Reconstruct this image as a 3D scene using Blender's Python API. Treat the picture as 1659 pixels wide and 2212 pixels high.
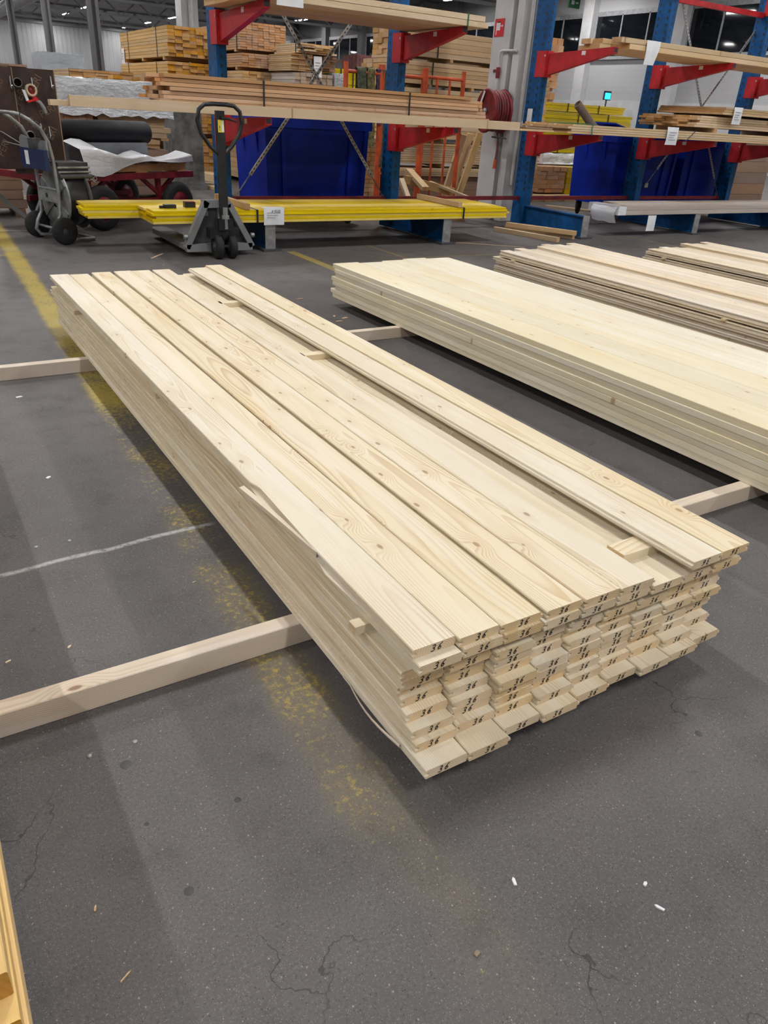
import bpy, math, random
from mathutils import Matrix, Vector
random.seed(11)
PI = math.pi
for o in list(bpy.data.objects): bpy.data.objects.remove(o)
S = bpy.context.scene
COL = S.collection

# ------------------------------------------------------------------ camera
FPX, CXP, CYP = 1601.68, 829.5, 1106.0
YAW, PIT, ROL = math.radians(32.961), math.radians(28.272), math.radians(3.5786)
CAM = Vector((0, 0, 1.2))
fw = Vector((math.sin(YAW) * math.cos(PIT), math.cos(YAW) * math.cos(PIT), -math.sin(PIT)))
rt = Vector((math.cos(YAW), -math.sin(YAW), 0)); up = rt.cross(fw)
rt2 = rt * math.cos(ROL) + up * math.sin(ROL); up2 = up * math.cos(ROL) - rt * math.sin(ROL)
cd = bpy.data.cameras.new('camera'); cam = bpy.data.objects.new('camera', cd); COL.objects.link(cam)
cd.sensor_fit = 'VERTICAL'; cd.sensor_height = 36; cd.lens = 36 * FPX / 2212
cd.clip_start = .02; cd.clip_end = 300
cam.matrix_world = Matrix(((rt2.x, up2.x, -fw.x, CAM.x), (rt2.y, up2.y, -fw.y, CAM.y), (rt2.z, up2.z, -fw.z, CAM.z), (0, 0, 0, 1)))
S.camera = cam

# ------------------------------------------------------------------ world, exposure
W = bpy.data.worlds.new('world'); S.world = W; W.use_nodes = True
W.node_tree.nodes['Background'].inputs[0].default_value = (.5, .55, .62, 1)
W.node_tree.nodes['Background'].inputs[1].default_value = .02
S.view_settings.view_transform = 'Standard'; S.view_settings.look = 'None'
S.view_settings.exposure = 0.42; S.view_settings.gamma = 1.0; S.view_settings.use_curve_mapping = False
LAMP_W = 95.0          # watts of each ceiling batten
LAMP_C = (1.0, .985, .965)
LAMP_X = [1.6 + 5.6 * k for k in range(-2, 5)]
LAMP_Y = [-9.0, -2.5, 4.0, 10.5, 17.0, 25.5, 33.8, 42.0, 50.0]
CEIL = 6.35

def ray(px, py): return fw + rt2 * ((px - CXP) / FPX) - up2 * ((py - CYP) / FPX)
def A(px, py, Y):           # point where a sight line meets the vertical plane y = Y
    d = ray(px, py); return CAM + d * (Y / d.y)
def G(px, py, z=0.0):       # ... meets the height z
    d = ray(px, py); return CAM + d * ((z - CAM.z) / d.z)

NUM = ['zero', 'one', 'two', 'three', 'four', 'five', 'six', 'seven', 'eight', 'nine', 'ten']
LAY = ['', 'top', 'second', 'third', 'fourth', 'fifth', 'sixth', 'seventh', 'eighth', 'ninth', 'lowest']
ORD = ['leftmost', 'second', 'third', 'fourth', 'fifth', 'sixth', 'seventh', 'eighth', 'ninth', 'tenth']

# ------------------------------------------------------------------ mesh helpers
class MB:
    def __init__(s): s.v = []; s.f = []; s.sm = []
    def add(s, vs, fs, smooth=False):
        n = len(s.v); s.v += [tuple(v) for v in vs]
        for f in fs: s.f.append([i + n for i in f]); s.sm.append(smooth)
    def box(s, x0, x1, y0, y1, z0, z1, M=None):
        vs = [Vector((x, y, z)) for z in (z0, z1) for y in (y0, y1) for x in (x0, x1)]
        if M: vs = [M @ v for v in vs]
        s.add(vs, [(0, 2, 3, 1), (4, 5, 7, 6), (0, 1, 5, 4), (2, 6, 7, 3), (0, 4, 6, 2), (1, 3, 7, 5)]); return s
    def bar(s, a, b, w, h, upv=(0, 0, 1)):
        a, b = Vector(a), Vector(b); d = (b - a); L = d.length; d.normalize()
        u = Vector(upv); sx = d.cross(u)
        if sx.length < 1e-4: sx = d.cross(Vector((0, 1, 0)))
        sx.normalize(); u = sx.cross(d)
        M = Matrix(((sx.x, d.x, u.x, a.x), (sx.y, d.y, u.y, a.y), (sx.z, d.z, u.z, a.z), (0, 0, 0, 1)))
        return s.box(-w / 2, w / 2, 0, L, -h / 2, h / 2, M)
    def tube(s, pts, r, n=10, closed=False, caps=True):
        pts = [Vector(p) for p in pts]; m = len(pts); rings = []
        ref = Vector((0, 0, 1)); prev = None
        for i, p in enumerate(pts):
            if closed: t = pts[(i + 1) % m] - pts[i - 1]
            else: t = pts[min(i + 1, m - 1)] - pts[max(i - 1, 0)]
            t.normalize()
            if prev is None:
                a = t.cross(ref)
                if a.length < .1: a = t.cross(Vector((1, 0, 0)))
            else: a = prev - t * prev.dot(t)
            a.normalize(); prev = a; b = t.cross(a)
            rr = r[i] if isinstance(r, (list, tuple)) else r
            rings.append([p + (a * math.cos(2 * PI * k / n) + b * math.sin(2 * PI * k / n)) * rr for k in range(n)])
        vs = [v for R in rings for v in R]; fs = []
        for i in range(m if closed else m - 1):
            j = (i + 1) % m
            for k in range(n): fs.append((i * n + k, i * n + (k + 1) % n, j * n + (k + 1) % n, j * n + k))
        s.add(vs, fs, True)
        if caps and not closed: s.add(rings[0], [tuple(range(n))[::-1]]); s.add(rings[-1], [tuple(range(n))])
        return s
    def cyl(s, a, b, r, n=20): return s.tube([a, b], r, n)
    def lathe(s, prof, c, ax, n=28):     # prof (radius, along axis)
        ax = Vector(ax).normalized(); c = Vector(c)
        u = ax.cross(Vector((0, 0, 1)))
        if u.length < .1: u = ax.cross(Vector((1, 0, 0)))
        u.normalize(); w = ax.cross(u); m = len(prof)
        vs = [c + ax * h + (u * math.cos(2 * PI * k / n) + w * math.sin(2 * PI * k / n)) * r for r, h in prof for k in range(n)]
        fs = [(i * n + k, i * n + (k + 1) % n, (i + 1) * n + (k + 1) % n, (i + 1) * n + k) for i in range(m - 1) for k in range(n)]
        s.add(vs, fs, True); return s
    def prism(s, poly, h, M):            # polygon in local xy, extruded h along local z
        n = len(poly); vs = [M @ Vector((x, y, 0)) for x, y in poly] + [M @ Vector((x, y, h)) for x, y in poly]
        s.add(vs, [tuple(range(n))[::-1], tuple(range(n, 2 * n))] + [(i, (i + 1) % n, n + (i + 1) % n, n + i) for i in range(n)]); return s
    def ribbon(s, pts, w, nrm):
        pts = [Vector(p) for p in pts]; nrm = Vector(nrm)
        for i in range(len(pts) - 1):
            d = (pts[i + 1] - pts[i]).normalized(); e = d.cross(nrm).normalized() * w / 2; x = d * w * .35
            s.add([pts[i] - e - x, pts[i] + e - x, pts[i + 1] + e + x, pts[i + 1] - e + x], [(0, 1, 2, 3)])
        return s
    def grid(s, P, thick=0.0, smooth=True):   # P[i][j] points, with thickness along -normal
        a, b = len(P), len(P[0]); vs = [Vector(p) for R in P for p in R]
        fs = [(i * b + j, i * b + j + 1, (i + 1) * b + j + 1, (i + 1) * b + j) for i in range(a - 1) for j in range(b - 1)]
        s.add(vs, fs, smooth); return s
    def mesh(s, name):
        me = bpy.data.meshes.new(name); me.from_pydata(s.v, [], s.f)
        me.polygons.foreach_set('use_smooth', s.sm); me.update(); return me

def obj(name, mb, mat, parent=None, loc=None, rz=None, kind=None):
    me = mb.mesh(name) if isinstance(mb, MB) else mb
    o = bpy.data.objects.new(name, me); COL.objects.link(o)
    if mat and not me.materials: me.materials.append(mat)
    if loc is not None: o.location = loc
    if rz is not None: o.rotation_euler[2] = rz
    if parent: o.parent = parent
    if kind: o['kind'] = kind
    return o
def tag(o, label, cat, group=None):
    o['label'] = label; o['category'] = cat
    if group: o['group'] = group
    return o
def thing(name, label, cat, loc=(0, 0, 0), rz=0, group=None):
    o = bpy.data.objects.new(name, None); COL.objects.link(o); o.empty_display_size = .1
    o.location = loc; o.rotation_euler[2] = rz; return tag(o, label, cat, group)
def struct(name, mb, mat, parent=None): return obj(name, mb, mat, parent, kind=None if parent else 'structure')

# ------------------------------------------------------------------ materials
def newmat(name):
    m = bpy.data.materials.new(name); m.use_nodes = True
    nt = m.node_tree; return m, nt, nt.nodes['Principled BSDF']
class NT:
    def __init__(s, nt): s.nt = nt
    def n(s, t, **k):
        x = s.nt.nodes.new(t)
        for a, b in k.items(): setattr(x, a, b)
        return x
    def L(s, a, b): s.nt.links.new(a, b)
    def put(s, sock, v):
        if hasattr(v, 'is_linked') or hasattr(v, 'links'): s.L(v, sock)
        else: sock.default_value = v
    def m(s, op, a, b=0.0, c=None, clamp=False):
        x = s.n('ShaderNodeMath', operation=op, use_clamp=clamp); s.put(x.inputs[0], a); s.put(x.inputs[1], b)
        if c is not None: s.put(x.inputs[2], c)
        return x.outputs[0]
    def noise(s, vec, sc, det=2.0, rough=.5, dist=0.0):
        x = s.n('ShaderNodeTexNoise'); s.L(vec, x.inputs['Vector']); x.inputs['Scale'].default_value = sc
        x.inputs['Detail'].default_value = det; x.inputs['Roughness'].default_value = rough; x.inputs['Distortion'].default_value = dist
        return x.outputs[0]
    def mix(s, f, a, b, bt='MIX'):
        x = s.n('ShaderNodeMix', data_type='RGBA', blend_type=bt); s.put(x.inputs[0], f); s.put(x.inputs[6], a); s.put(x.inputs[7], b); return x.outputs[2]
    def ss(s, v, a, b):     # smooth step from a to b
        x = s.n('ShaderNodeMapRange', interpolation_type='SMOOTHSTEP'); s.put(x.inputs[0], v); s.put(x.inputs[1], a); s.put(x.inputs[2], b); return x.outputs[0]
    def comb(s, x, y, z):
        c = s.n('ShaderNodeCombineXYZ')
        for i, v in enumerate((x, y, z)): s.put(c.inputs[i], v)
        return c.outputs[0]
    def vm(s, op, a, b):
        x = s.n('ShaderNodeVectorMath', operation=op); s.put(x.inputs[0], a); s.put(x.inputs[1], b); return x.outputs[0]
    def bump(s, h, bsdf, st, dist):
        b = s.n('ShaderNodeBump'); b.inputs['Strength'].default_value = st; b.inputs['Distance'].default_value = dist
        s.L(h, b.inputs['Height']); s.L(b.outputs[0], bsdf.inputs['Normal'])
def c4(c): return (c[0], c[1], c[2], 1)

def wood(name, light, late, knot, ring=230.0, kd=.55, var=.12, rough=.62, kscale=6.5, stain=.25, ringamt=.75, sapamt=.5, endc=(.94, .83, .71)):
    """softwood: local y runs along the grain; growth rings round a pith below the board, knots, tone changes per board"""
    m, nt, b = newmat(name); k = NT(nt)
    tc = k.n('ShaderNodeTexCoord').outputs['Object']; rnd = k.n('ShaderNodeObjectInfo').outputs['Random']
    r2 = k.m('FRACT', k.m('MULTIPLY', rnd, 37.13)); r3 = k.m('FRACT', k.m('MULTIPLY', rnd, 91.7))
    off = k.comb(k.m('MULTIPLY', rnd, 53), k.m('MULTIPLY', r2, 71), k.m('MULTIPLY', r3, 29))
    sp = k.n('ShaderNodeSeparateXYZ'); k.L(tc, sp.inputs[0]); x, y, z = sp.outputs
    p = k.vm('ADD', tc, off)
    ps = k.vm('MULTIPLY', p, (1, .18, 1))
    w1 = k.noise(ps, 4.0, 2); w2 = k.noise(k.vm('ADD', ps, (9, 3, 5)), 3.2, 2)
    # knots
    kv = k.n('ShaderNodeTexVoronoi', voronoi_dimensions='2D'); kv.inputs['Scale'].default_value = kscale
    k.L(k.vm('MULTIPLY', p, (1.25, .62, 1)), kv.inputs['Vector'])
    spc = k.n('ShaderNodeSeparateColor'); k.L(kv.outputs['Color'], spc.inputs[0])
    has = k.m('GREATER_THAN', spc.outputs[0], 1 - kd)
    rad = k.m('MULTIPLY_ADD', spc.outputs[1], .045, .024)
    d = kv.outputs['Distance']
    kn = k.m('MULTIPLY', has, k.ss(d, rad, k.m('MULTIPLY', rad, .45)))
    halo = k.m('MULTIPLY', has, k.ss(d, .30, .02))
    px_ = k.m('MULTIPLY_ADD', k.m('SUBTRACT', r2, .5), .16, k.m('MULTIPLY_ADD', w1, .12, -.06))
    pz_ = k.m('MULTIPLY_ADD', r3, -.07, k.m('MULTIPLY_ADD', w2, .09, -.05))
    dx = k.m('SUBTRACT', x, px_); dz = k.m('SUBTRACT', z, pz_)
    rr = k.m('SQRT', k.m('ADD', k.m('MULTIPLY', dx, dx), k.m('MULTIPLY', dz, dz)))
    rr = k.m('MULTIPLY_ADD', halo, .016, rr)
    fr = k.m('FRACT', k.m('MULTIPLY', rr, ring))
    lt = k.m('MULTIPLY', k.ss(fr, .35, .95), k.ss(k.noise(ps, 9, 2), .25, .7))
    fine = k.noise(k.vm('MULTIPLY', p, (1, .02, 1)), 420, 2)
    base = k.mix(k.m('MULTIPLY', lt, ringamt), c4(light), c4(late))
    base = k.mix(k.m('MULTIPLY', k.ss(fine, .35, .75), .12), base, c4(late))
    big = k.noise(k.vm('MULTIPLY', p, (1, .25, 1)), 7, 2)
    base = k.mix(k.m('MULTIPLY', k.ss(big, .5, .78), stain), base, c4((light[0] * .93, light[1] * .80, light[2] * .58)))
    sap = k.noise(k.vm('MULTIPLY', k.vm('ADD', p, (4, 8, 2)), (1, .06, 1)), 14, 2)
    base = k.mix(k.m('MULTIPLY', k.ss(sap, .53, .60), sapamt), base, c4((min(.86, light[0] * 1.05), min(.84, light[1] * 1.09), min(.80, light[2] * 1.22))))
    base = k.mix(k.m('MULTIPLY', halo, .22), base, c4(late))
    base = k.mix(k.m('MULTIPLY', kn, .8), base, c4(knot))
    tn = k.n('ShaderNodeTexCoord').outputs['Normal']; sn = k.n('ShaderNodeSeparateXYZ'); k.L(tn, sn.inputs[0])
    base = k.mix(k.ss(k.m('ABSOLUTE', sn.outputs[1]), .75, .95), base, k.mix(1.0, base, c4(endc), 'MULTIPLY'))
    hs = k.n('ShaderNodeHueSaturation'); k.L(base, hs.inputs['Color'])
    k.L(k.m('MULTIPLY_ADD', r2, var * 2, 1 - var), hs.inputs['Value']); k.L(k.m('MULTIPLY_ADD', r3, .35, .82), hs.inputs['Saturation'])
    k.L(hs.outputs[0], b.inputs['Base Color']); b.inputs['Roughness'].default_value = rough
    b.inputs['Specular IOR Level'].default_value = .25
    k.bump(k.m('ADD', k.m('MULTIPLY', fine, .5), k.m('MULTIPLY', lt, .5)), b, .12, .001)
    return m

def plain(name, col, rough=.5, metal=0.0, spec=.5, nv=.12, ns=9.0, bump=0.0, alpha=None):
    m, nt, b = newmat(name); k = NT(nt)
    tc = k.n('ShaderNodeTexCoord').outputs['Object']; n1 = k.noise(tc, ns, 4, .6)
    dark = tuple(v * (1 - 2.2 * nv) for v in col); lightc = tuple(min(1, v * (1 + nv)) for v in col)
    k.L(k.mix(k.ss(n1, .3, .7), c4(dark), c4(lightc)), b.inputs['Base Color'])
    k.L(k.m('MULTIPLY_ADD', n1, .25, rough - .12), b.inputs['Roughness'])
    b.inputs['Metallic'].default_value = metal; b.inputs['Specular IOR Level'].default_value = spec
    if bump: k.bump(k.noise(tc, ns * 3, 4, .6), b, bump, .01)
    return m
def emit(name, col, st):
    m, nt, b = newmat(name); b.inputs['Base Color'].default_value = c4(col)
    b.inputs['Emission Color'].default_value = c4(col); b.inputs['Emission Strength'].default_value = st; return m
def film(name, col, rough=.22, st=.55, sc=7.0):
    m, nt, b = newmat(name); k = NT(nt)
    tc = k.n('ShaderNodeTexCoord').outputs['Object']
    n1 = k.noise(k.vm('MULTIPLY', tc, (1, 1, 2.2)), sc, 5, .62, 1.4)
    b.inputs['Base Color'].default_value = c4(col); b.inputs['Roughness'].default_value = rough
    b.inputs['Coat Weight'].default_value = .5; b.inputs['Coat Roughness'].default_value = .12
    k.bump(n1, b, st, .05); return m

M_BOARD = wood('spruce_board', (.765, .682, .515), (.57, .42, .255), (.33, .205, .115), var=.06, kd=.6, ringamt=.8)
M_SMOOTH = wood('smooth_spruce', (.755, .692, .525), (.65, .53, .33), (.37, .25, .13), var=.05, kd=.35, stain=.5, ring=150, ringamt=.45)
M_RED = wood('red_edge_board', (.74, .645, .50), (.58, .43, .28), (.34, .2, .11), var=.08, kd=.5)
M_BEARER = wood('bearer_timber', (.70, .60, .485), (.55, .43, .32), (.22, .11, .06), var=.08, kd=.6, kscale=5, ring=190)
M_ORANGE = wood('orange_timber', (.60, .41, .20), (.44, .26, .11), (.20, .10, .04), var=.14, kd=.4, endc=(.92, .72, .42))
M_SHELF = wood('shelf_larch', (.56, .34, .18), (.43, .23, .105), (.20, .09, .05), var=.2, kd=.4)
M_PINK = wood('pink_timber', (.52, .33, .20), (.38, .20, .12), (.20, .09, .06), var=.16, kd=.4)
M_TIMB = wood('mid_timber', (.58, .41, .23), (.42, .26, .125), (.20, .10, .05), var=.16, kd=.5)
M_PALE = wood('pale_timber', (.66, .50, .31), (.50, .33, .17), (.22, .12, .06), var=.1, kd=.5)
M_BROWN = wood('weathered_timber', (.30, .20, .14), (.20, .125, .08), (.1, .06, .04), var=.2, kd=.3)
M_CORNER = wood('yellow_pine', (.80, .58, .29), (.58, .34, .13), (.28, .13, .05), var=.08, kd=.3, ring=120, endc=(.72, .55, .38))
M_YWOOD = wood('yellow_board', (.80, .58, .02), (.66, .45, .01), (.55, .35, .01), var=.12, kd=.1, rough=.38, stain=.2)
M_YPALE = wood('yellow_dull_board', (.56, .42, .02), (.44, .32, .01), (.3, .2, .01), var=.16, kd=.1, rough=.45)
M_GREYB = wood('greyed_batten', (.52, .46, .41), (.40, .34, .29), (.25, .19, .15), var=.1, kd=.2)
M_INK = plain('marker_ink', (.012, .014, .016), .6, nv=.05)
M_BLUE = plain('blue_rack_paint', (.004, .085, .27), .5, spec=.25, nv=.15)
M_REDP = plain('red_arm_paint', (.50, .02, .028), .45, spec=.3, nv=.12)
M_REDD = plain('dark_red_paint', (.22, .012, .018), .45, nv=.2)
M_ORG = plain('orange_frame_paint', (.60, .09, .02), .45, nv=.15)
M_GALV = plain('galvanised_steel', (.42, .43, .43), .45, .7, nv=.15)
M_STEEL = plain('grey_tube_steel', (.34, .35, .35), .38, .55, nv=.2)
M_GREY = plain('grey_paint', (.23, .235, .24), .48, nv=.08, ns=3)
M_DGREY = plain('dark_grey_metal', (.06, .062, .065), .5, nv=.2)
M_BLK = plain('black_paint', (.014, .015, .017), .38, nv=.2)
M_RUB = plain('black_rubber', (.014, .014, .015), .75, nv=.25, ns=30)
M_BIN = plain('blue_bin_plastic', (.002, .022, .33), .45, spec=.18, nv=.15, ns=3)
M_BLUEBOX = plain('navy_box', (.012, .025, .09), .45)
M_WHITE = plain('white_wall_paint', (.60, .605, .615), .65, nv=.05, ns=2)
M_WPIPE = plain('white_pipe', (.66, .66, .66), .4, nv=.05)
M_PAPER = plain('white_paper', (.80, .82, .86), .7, nv=.04)
M_PRINT = plain('grey_print', (.12, .12, .13), .8, nv=.05)
M_YLAB = plain('yellow_label', (.75, .62, .05), .5, nv=.05)
M_SIGNR = plain('sign_red', (.62, .012, .02), .4, nv=.04)
M_SIGNW = plain('sign_white', (.85, .85, .85), .5, nv=.03)
M_SIGNG = plain('sign_green', (.02, .16, .06), .5, nv=.1)
M_SCREEN = emit('lit_screen', (.02, .42, .80), 2.2)
M_PLY = plain('brown_film_ply', (.050, .026, .020), .38, nv=.25, ns=5)
M_PLYTXT = plain('ply_print', (.19, .12, .075), .5, nv=.1)
M_PLYEDGE = plain('ply_edge', (.36, .24, .14), .7)
M_TAPE = plain('tan_tape', (.55, .44, .30), .35)
M_CONC = plain('concrete', (.13, .13, .125), .85, nv=.3, ns=4, bump=.3)
M_FILM = film('silver_film', (.84, .87, .91), .12, 1.0, 11.0)
M_FILMW = film('white_film', (.78, .80, .84), .32, .35, 4)
M_FILMG = film('grey_film', (.42, .46, .50), .3, .6)
M_BLACKF = plain('black_film', (.004, .004, .007), .55, spec=.25, nv=.1)
M_GREYS = plain('grey_sheet', (.20, .22, .25), .5, nv=.1)
M_CARD = plain('cardboard', (.26, .20, .145), .8, nv=.1)
M_BOXR = plain('printed_carton', (.16, .05, .045), .7, nv=.3)
M_STRG = plain('green_strap', (.03, .16, .09), .5)
M_WEB1 = plain('olive_webbing', (.085, .10, .06), .85, nv=.3, ns=25)
M_WEB2 = plain('khaki_webbing', (.17, .155, .06), .85, nv=.3, ns=25)
M_WEB3 = plain('purple_webbing', (.085, .05, .10), .85, nv=.3, ns=25)
M_GLASS, _nt, _b = newmat('dark_window_glass'); _b.inputs['Base Color'].default_value = (.006, .008, .012, 1); _b.inputs['Roughness'].default_value = .04; _b.inputs['Specular IOR Level'].default_value = .5
M_FRAME = plain('window_frame', (.32, .33, .35), .5)
M_TRUSS = plain('roof_steel', (.20, .20, .205), .5, .0, nv=.06, ns=1)
M_LAMP = emit('lamp_tube', (1, .97, .93), 26.0); M_LAMP.cycles.emission_sampling = 'NONE'
M_BODY = plain('lamp_body', (.5, .5, .5), .5)

def floor_mat():
    m, nt, b = newmat('asphalt_floor'); k = NT(nt)
    tc = k.n('ShaderNodeTexCoord').outputs['Object']
    sp = k.n('ShaderNodeSeparateXYZ'); k.L(tc, sp.inputs[0]); x, y, z = sp.outputs
    big = k.noise(tc, .9, 4, .55); mid = k.noise(tc, 6, 5, .6); fine = k.noise(tc, 160, 3, .6)
    base = k.mix(k.ss(big, .3, .7), c4((.085, .079, .080)), c4((.122, .113, .115)))
    base = k.mix(k.m('MULTIPLY', k.ss(mid, .52, .72), .4), base, c4((.05, .048, .048)))
    base = k.mix(k.m('MULTIPLY', k.ss(fine, .5, .75), .5), base, c4((.175, .163, .16)))
    base = k.mix(k.m('MULTIPLY', k.ss(fine, .46, .25), .55), base, c4((.032, .031, .031)))
    def speck(sc, dens, size):
        v = k.n('ShaderNodeTexVoronoi', voronoi_dimensions='2D'); v.inputs['Scale'].default_value = sc; k.L(tc, v.inputs['Vector'])
        s2 = k.n('ShaderNodeSeparateColor'); k.L(v.outputs['Color'], s2.inputs[0])
        return k.m('MULTIPLY', k.m('GREATER_THAN', s2.outputs[0], 1 - dens), k.m('LESS_THAN', v.outputs['Distance'], k.m('MULTIPLY', s2.outputs[1], size)))
    base = k.mix(k.m('MULTIPLY', speck(420, .20, .40), .6), base, c4((.30, .27, .25)))
    base = k.mix(k.m('MULTIPLY', speck(170, .045, .30), .7), base, c4((.36, .31, .29)))
    base = k.mix(k.m('MULTIPLY', speck(240, .10, .32), .7), base, c4((.02, .02, .02)))
    # cracks
    wv = k.n('ShaderNodeTexVoronoi', feature='DISTANCE_TO_EDGE', voronoi_dimensions='2D'); wv.inputs['Scale'].default_value = 2.3
    dn = k.n('ShaderNodeTexNoise'); dn.inputs['Scale'].default_value = 5; dn.inputs['Detail'].default_value = 5; k.L(tc, dn.inputs['Vector'])
    k.L(k.vm('ADD', tc, k.vm('MULTIPLY', dn.outputs['Color'], (.35, .35, 0))), wv.inputs['Vector'])
    cr = k.m('MULTIPLY', k.ss(wv.outputs['Distance'], .006, .001), k.ss(k.noise(tc, 1.7, 2), .47, .6))
    base = k.mix(k.m('MULTIPLY', cr, .75), base, c4((.02, .02, .02)))
    # worn paint
    def band(v, c, w, soft): return k.ss(k.m('ABSOLUTE', k.m('SUBTRACT', v, c)), w, w - soft)
    wob = k.m('MULTIPLY_ADD', k.noise(tc, 7, 4), .05, -.025)
    lx = k.m('SUBTRACT', x, k.m('MULTIPLY_ADD', y, .032, .535))
    wearn = k.noise(tc, 55, 5, .7); patch = k.noise(tc, 2.6, 3)
    keep = k.m('ADD', k.m('MULTIPLY', k.ss(y, .4, 5.0), .30), k.m('MULTIPLY', patch, .52))
    y1 = k.m('MULTIPLY', band(k.m('ADD', lx, wob), 0.0, .085, .05), k.ss(wearn, k.m('SUBTRACT', .82, keep), k.m('SUBTRACT', 1.06, keep)))
    y1 = k.m('ADD', y1, k.m('MULTIPLY', band(k.m('ADD', lx, wob), 0, .11, .08), k.m('MULTIPLY', k.ss(patch, .35, .65), .16)), clamp=True)
    def seg(v0, w, va, vb, u, strength):
        return k.m('MULTIPLY', k.m('MULTIPLY', band(v0, 0, w, .012), k.m('MULTIPLY', k.ss(u, va, va + .05), k.ss(u, vb, vb - .05))), k.m('MULTIPLY', k.ss(wearn, .3, .55), strength))
    y1 = k.m('MAXIMUM', y1, seg(k.m('SUBTRACT', x, 3.1), .05, 5.0, 6.7, y, .8))
    y1 = k.m('MAXIMUM', y1, seg(k.m('SUBTRACT', x, 4.03), .022, 6.1, 6.9, y, .45))
    y1 = k.m('MAXIMUM', y1, seg(k.m('SUBTRACT', y, 6.1), .022, 4.0, 5.4, x, .45))
    y1 = k.m('MAXIMUM', y1, seg(k.m('SUBTRACT', x, 7.75), .025, 3.0, 6.8, y, .5))
    y1 = k.m('MAXIMUM', y1, seg(k.m('SUBTRACT', y, 7.0), .035, -1.5, .8, x, .6))
    y1 = k.m('MAXIMUM', y1, seg(k.m('SUBTRACT', y, 11.2), .045, -2, 2.6, x, .8))
    base = k.mix(k.m('MULTIPLY', y1, .9), base, c4((.42, .32, .06)))
    w1 = seg(k.m('ADD', k.m('SUBTRACT', y, k.m('MULTIPLY_ADD', x, .05, 2.015)), k.m('MULTIPLY', wob, .5)), .015, -3, .69, x, .95)
    w1 = k.m('MAXIMUM', w1, seg(k.m('SUBTRACT', y, 8.32), .022, -3, 1.6, x, .9))
    base = k.mix(w1, base, c4((.42, .41, .41)))
    k.L(base, b.inputs['Base Color'])
    k.L(k.m('MULTIPLY_ADD', mid, .35, .38), b.inputs['Roughness']); b.inputs['Specular IOR Level'].default_value = .38
    k.bump(k.m('ADD', k.m('MULTIPLY', fine, .6), k.m('MULTIPLY', mid, .5)), b, .35, .004)
    return m
def ribbed(name, col, rep, axis, rough=.6, depth=.02):
    m, nt, b = newmat(name); k = NT(nt)
    tc = k.n('ShaderNodeTexCoord').outputs['Object']; sp = k.n('ShaderNodeSeparateXYZ'); k.L(tc, sp.inputs[0])
    v = k.m('FRACT', k.m('MULTIPLY', sp.outputs[axis], rep)); h = k.m('MULTIPLY', k.ss(v, .1, .25), k.ss(v, .75, .6))
    n1 = k.noise(tc, .6, 3)
    k.L(k.mix(k.ss(n1, .3, .7), c4(tuple(c * .88 for c in col)), c4(col)), b.inputs['Base Color']); b.inputs['Roughness'].default_value = rough
    k.bump(h, b, .8, depth); return m
def brick_mat():
    m, nt, b = newmat('white_painted_brick'); k = NT(nt)
    tc = k.n('ShaderNodeTexCoord').outputs['Object']; sp = k.n('ShaderNodeSeparateXYZ'); k.L(tc, sp.inputs[0])
    br = k.n('ShaderNodeTexBrick'); k.L(k.comb(sp.outputs[1], sp.outputs[2], 0.0), br.inputs['Vector'])
    br.inputs['Scale'].default_value = 1.0; br.inputs['Brick Width'].default_value = .50; br.inputs['Row Height'].default_value = .20; br.inputs['Mortar Size'].default_value = .012
    br.inputs['Color1'].default_value = (.46, .465, .48, 1); br.inputs['Color2'].default_value = (.47, .475, .49, 1); br.inputs['Mortar'].default_value = (.43, .435, .45, 1)
    k.L(br.outputs[0], b.inputs['Base Color']); b.inputs['Roughness'].default_value = .7; return m
M_FLOOR = floor_mat()
M_BACK = ribbed('corrugated_white_cladding', (.34, .345, .36), 3.0, 0, depth=.025)
M_CEIL = ribbed('roof_deck', (.27, .27, .275), 2.0, 1, depth=.06)
M_BRICK = brick_mat()

# ================================================================== THE HALL
YB, XR = 72.0, 26.0
fl = MB(); fl.add([(-32, -16, 0), (XR, -16, 0), (XR, YB, 0), (-32, YB, 0)], [(0, 1, 2, 3)])
struct('floor', fl, M_FLOOR)
struct('ceiling', MB().box(-32, XR + .3, -16, YB + .3, CEIL, CEIL + .15), M_CEIL)
struct('wall_back', MB().box(-32, XR + .3, YB, YB + .3, 0, CEIL), M_BACK)
struct('wall_left', MB().box(-32.3, -32, -16, YB, 0, CEIL), M_BACK)
struct('wall_front', MB().box(-32, XR + .3, -16.3, -16, 0, CEIL), M_BACK)
struct('wall_right', MB().box(XR, XR + .3, -16, 31.2, 0, CEIL), M_BRICK)
M_DULL = plain('far_wall_shade', (.12, .12, .125), .7, nv=.08, ns=1)  # shade of the far end put into the wall and pilaster colour
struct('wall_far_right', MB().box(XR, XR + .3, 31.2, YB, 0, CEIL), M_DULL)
struct('trim_1', MB().box(XR - .06, XR, -16, YB, 5.12, 5.24), M_FRAME)
struct('trim_2', MB().box(XR - .14, XR, -16, YB, 3.58, 3.66), M_FRAME)
struct('trim_3', MB().box(XR - .05, XR, -16, 31.2, 0, 2.12), M_WHITE)
struct('trim_4', MB().box(-32, XR, YB - .25, YB, 5.75, 5.95), M_TRUSS)
wn = 0
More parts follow.
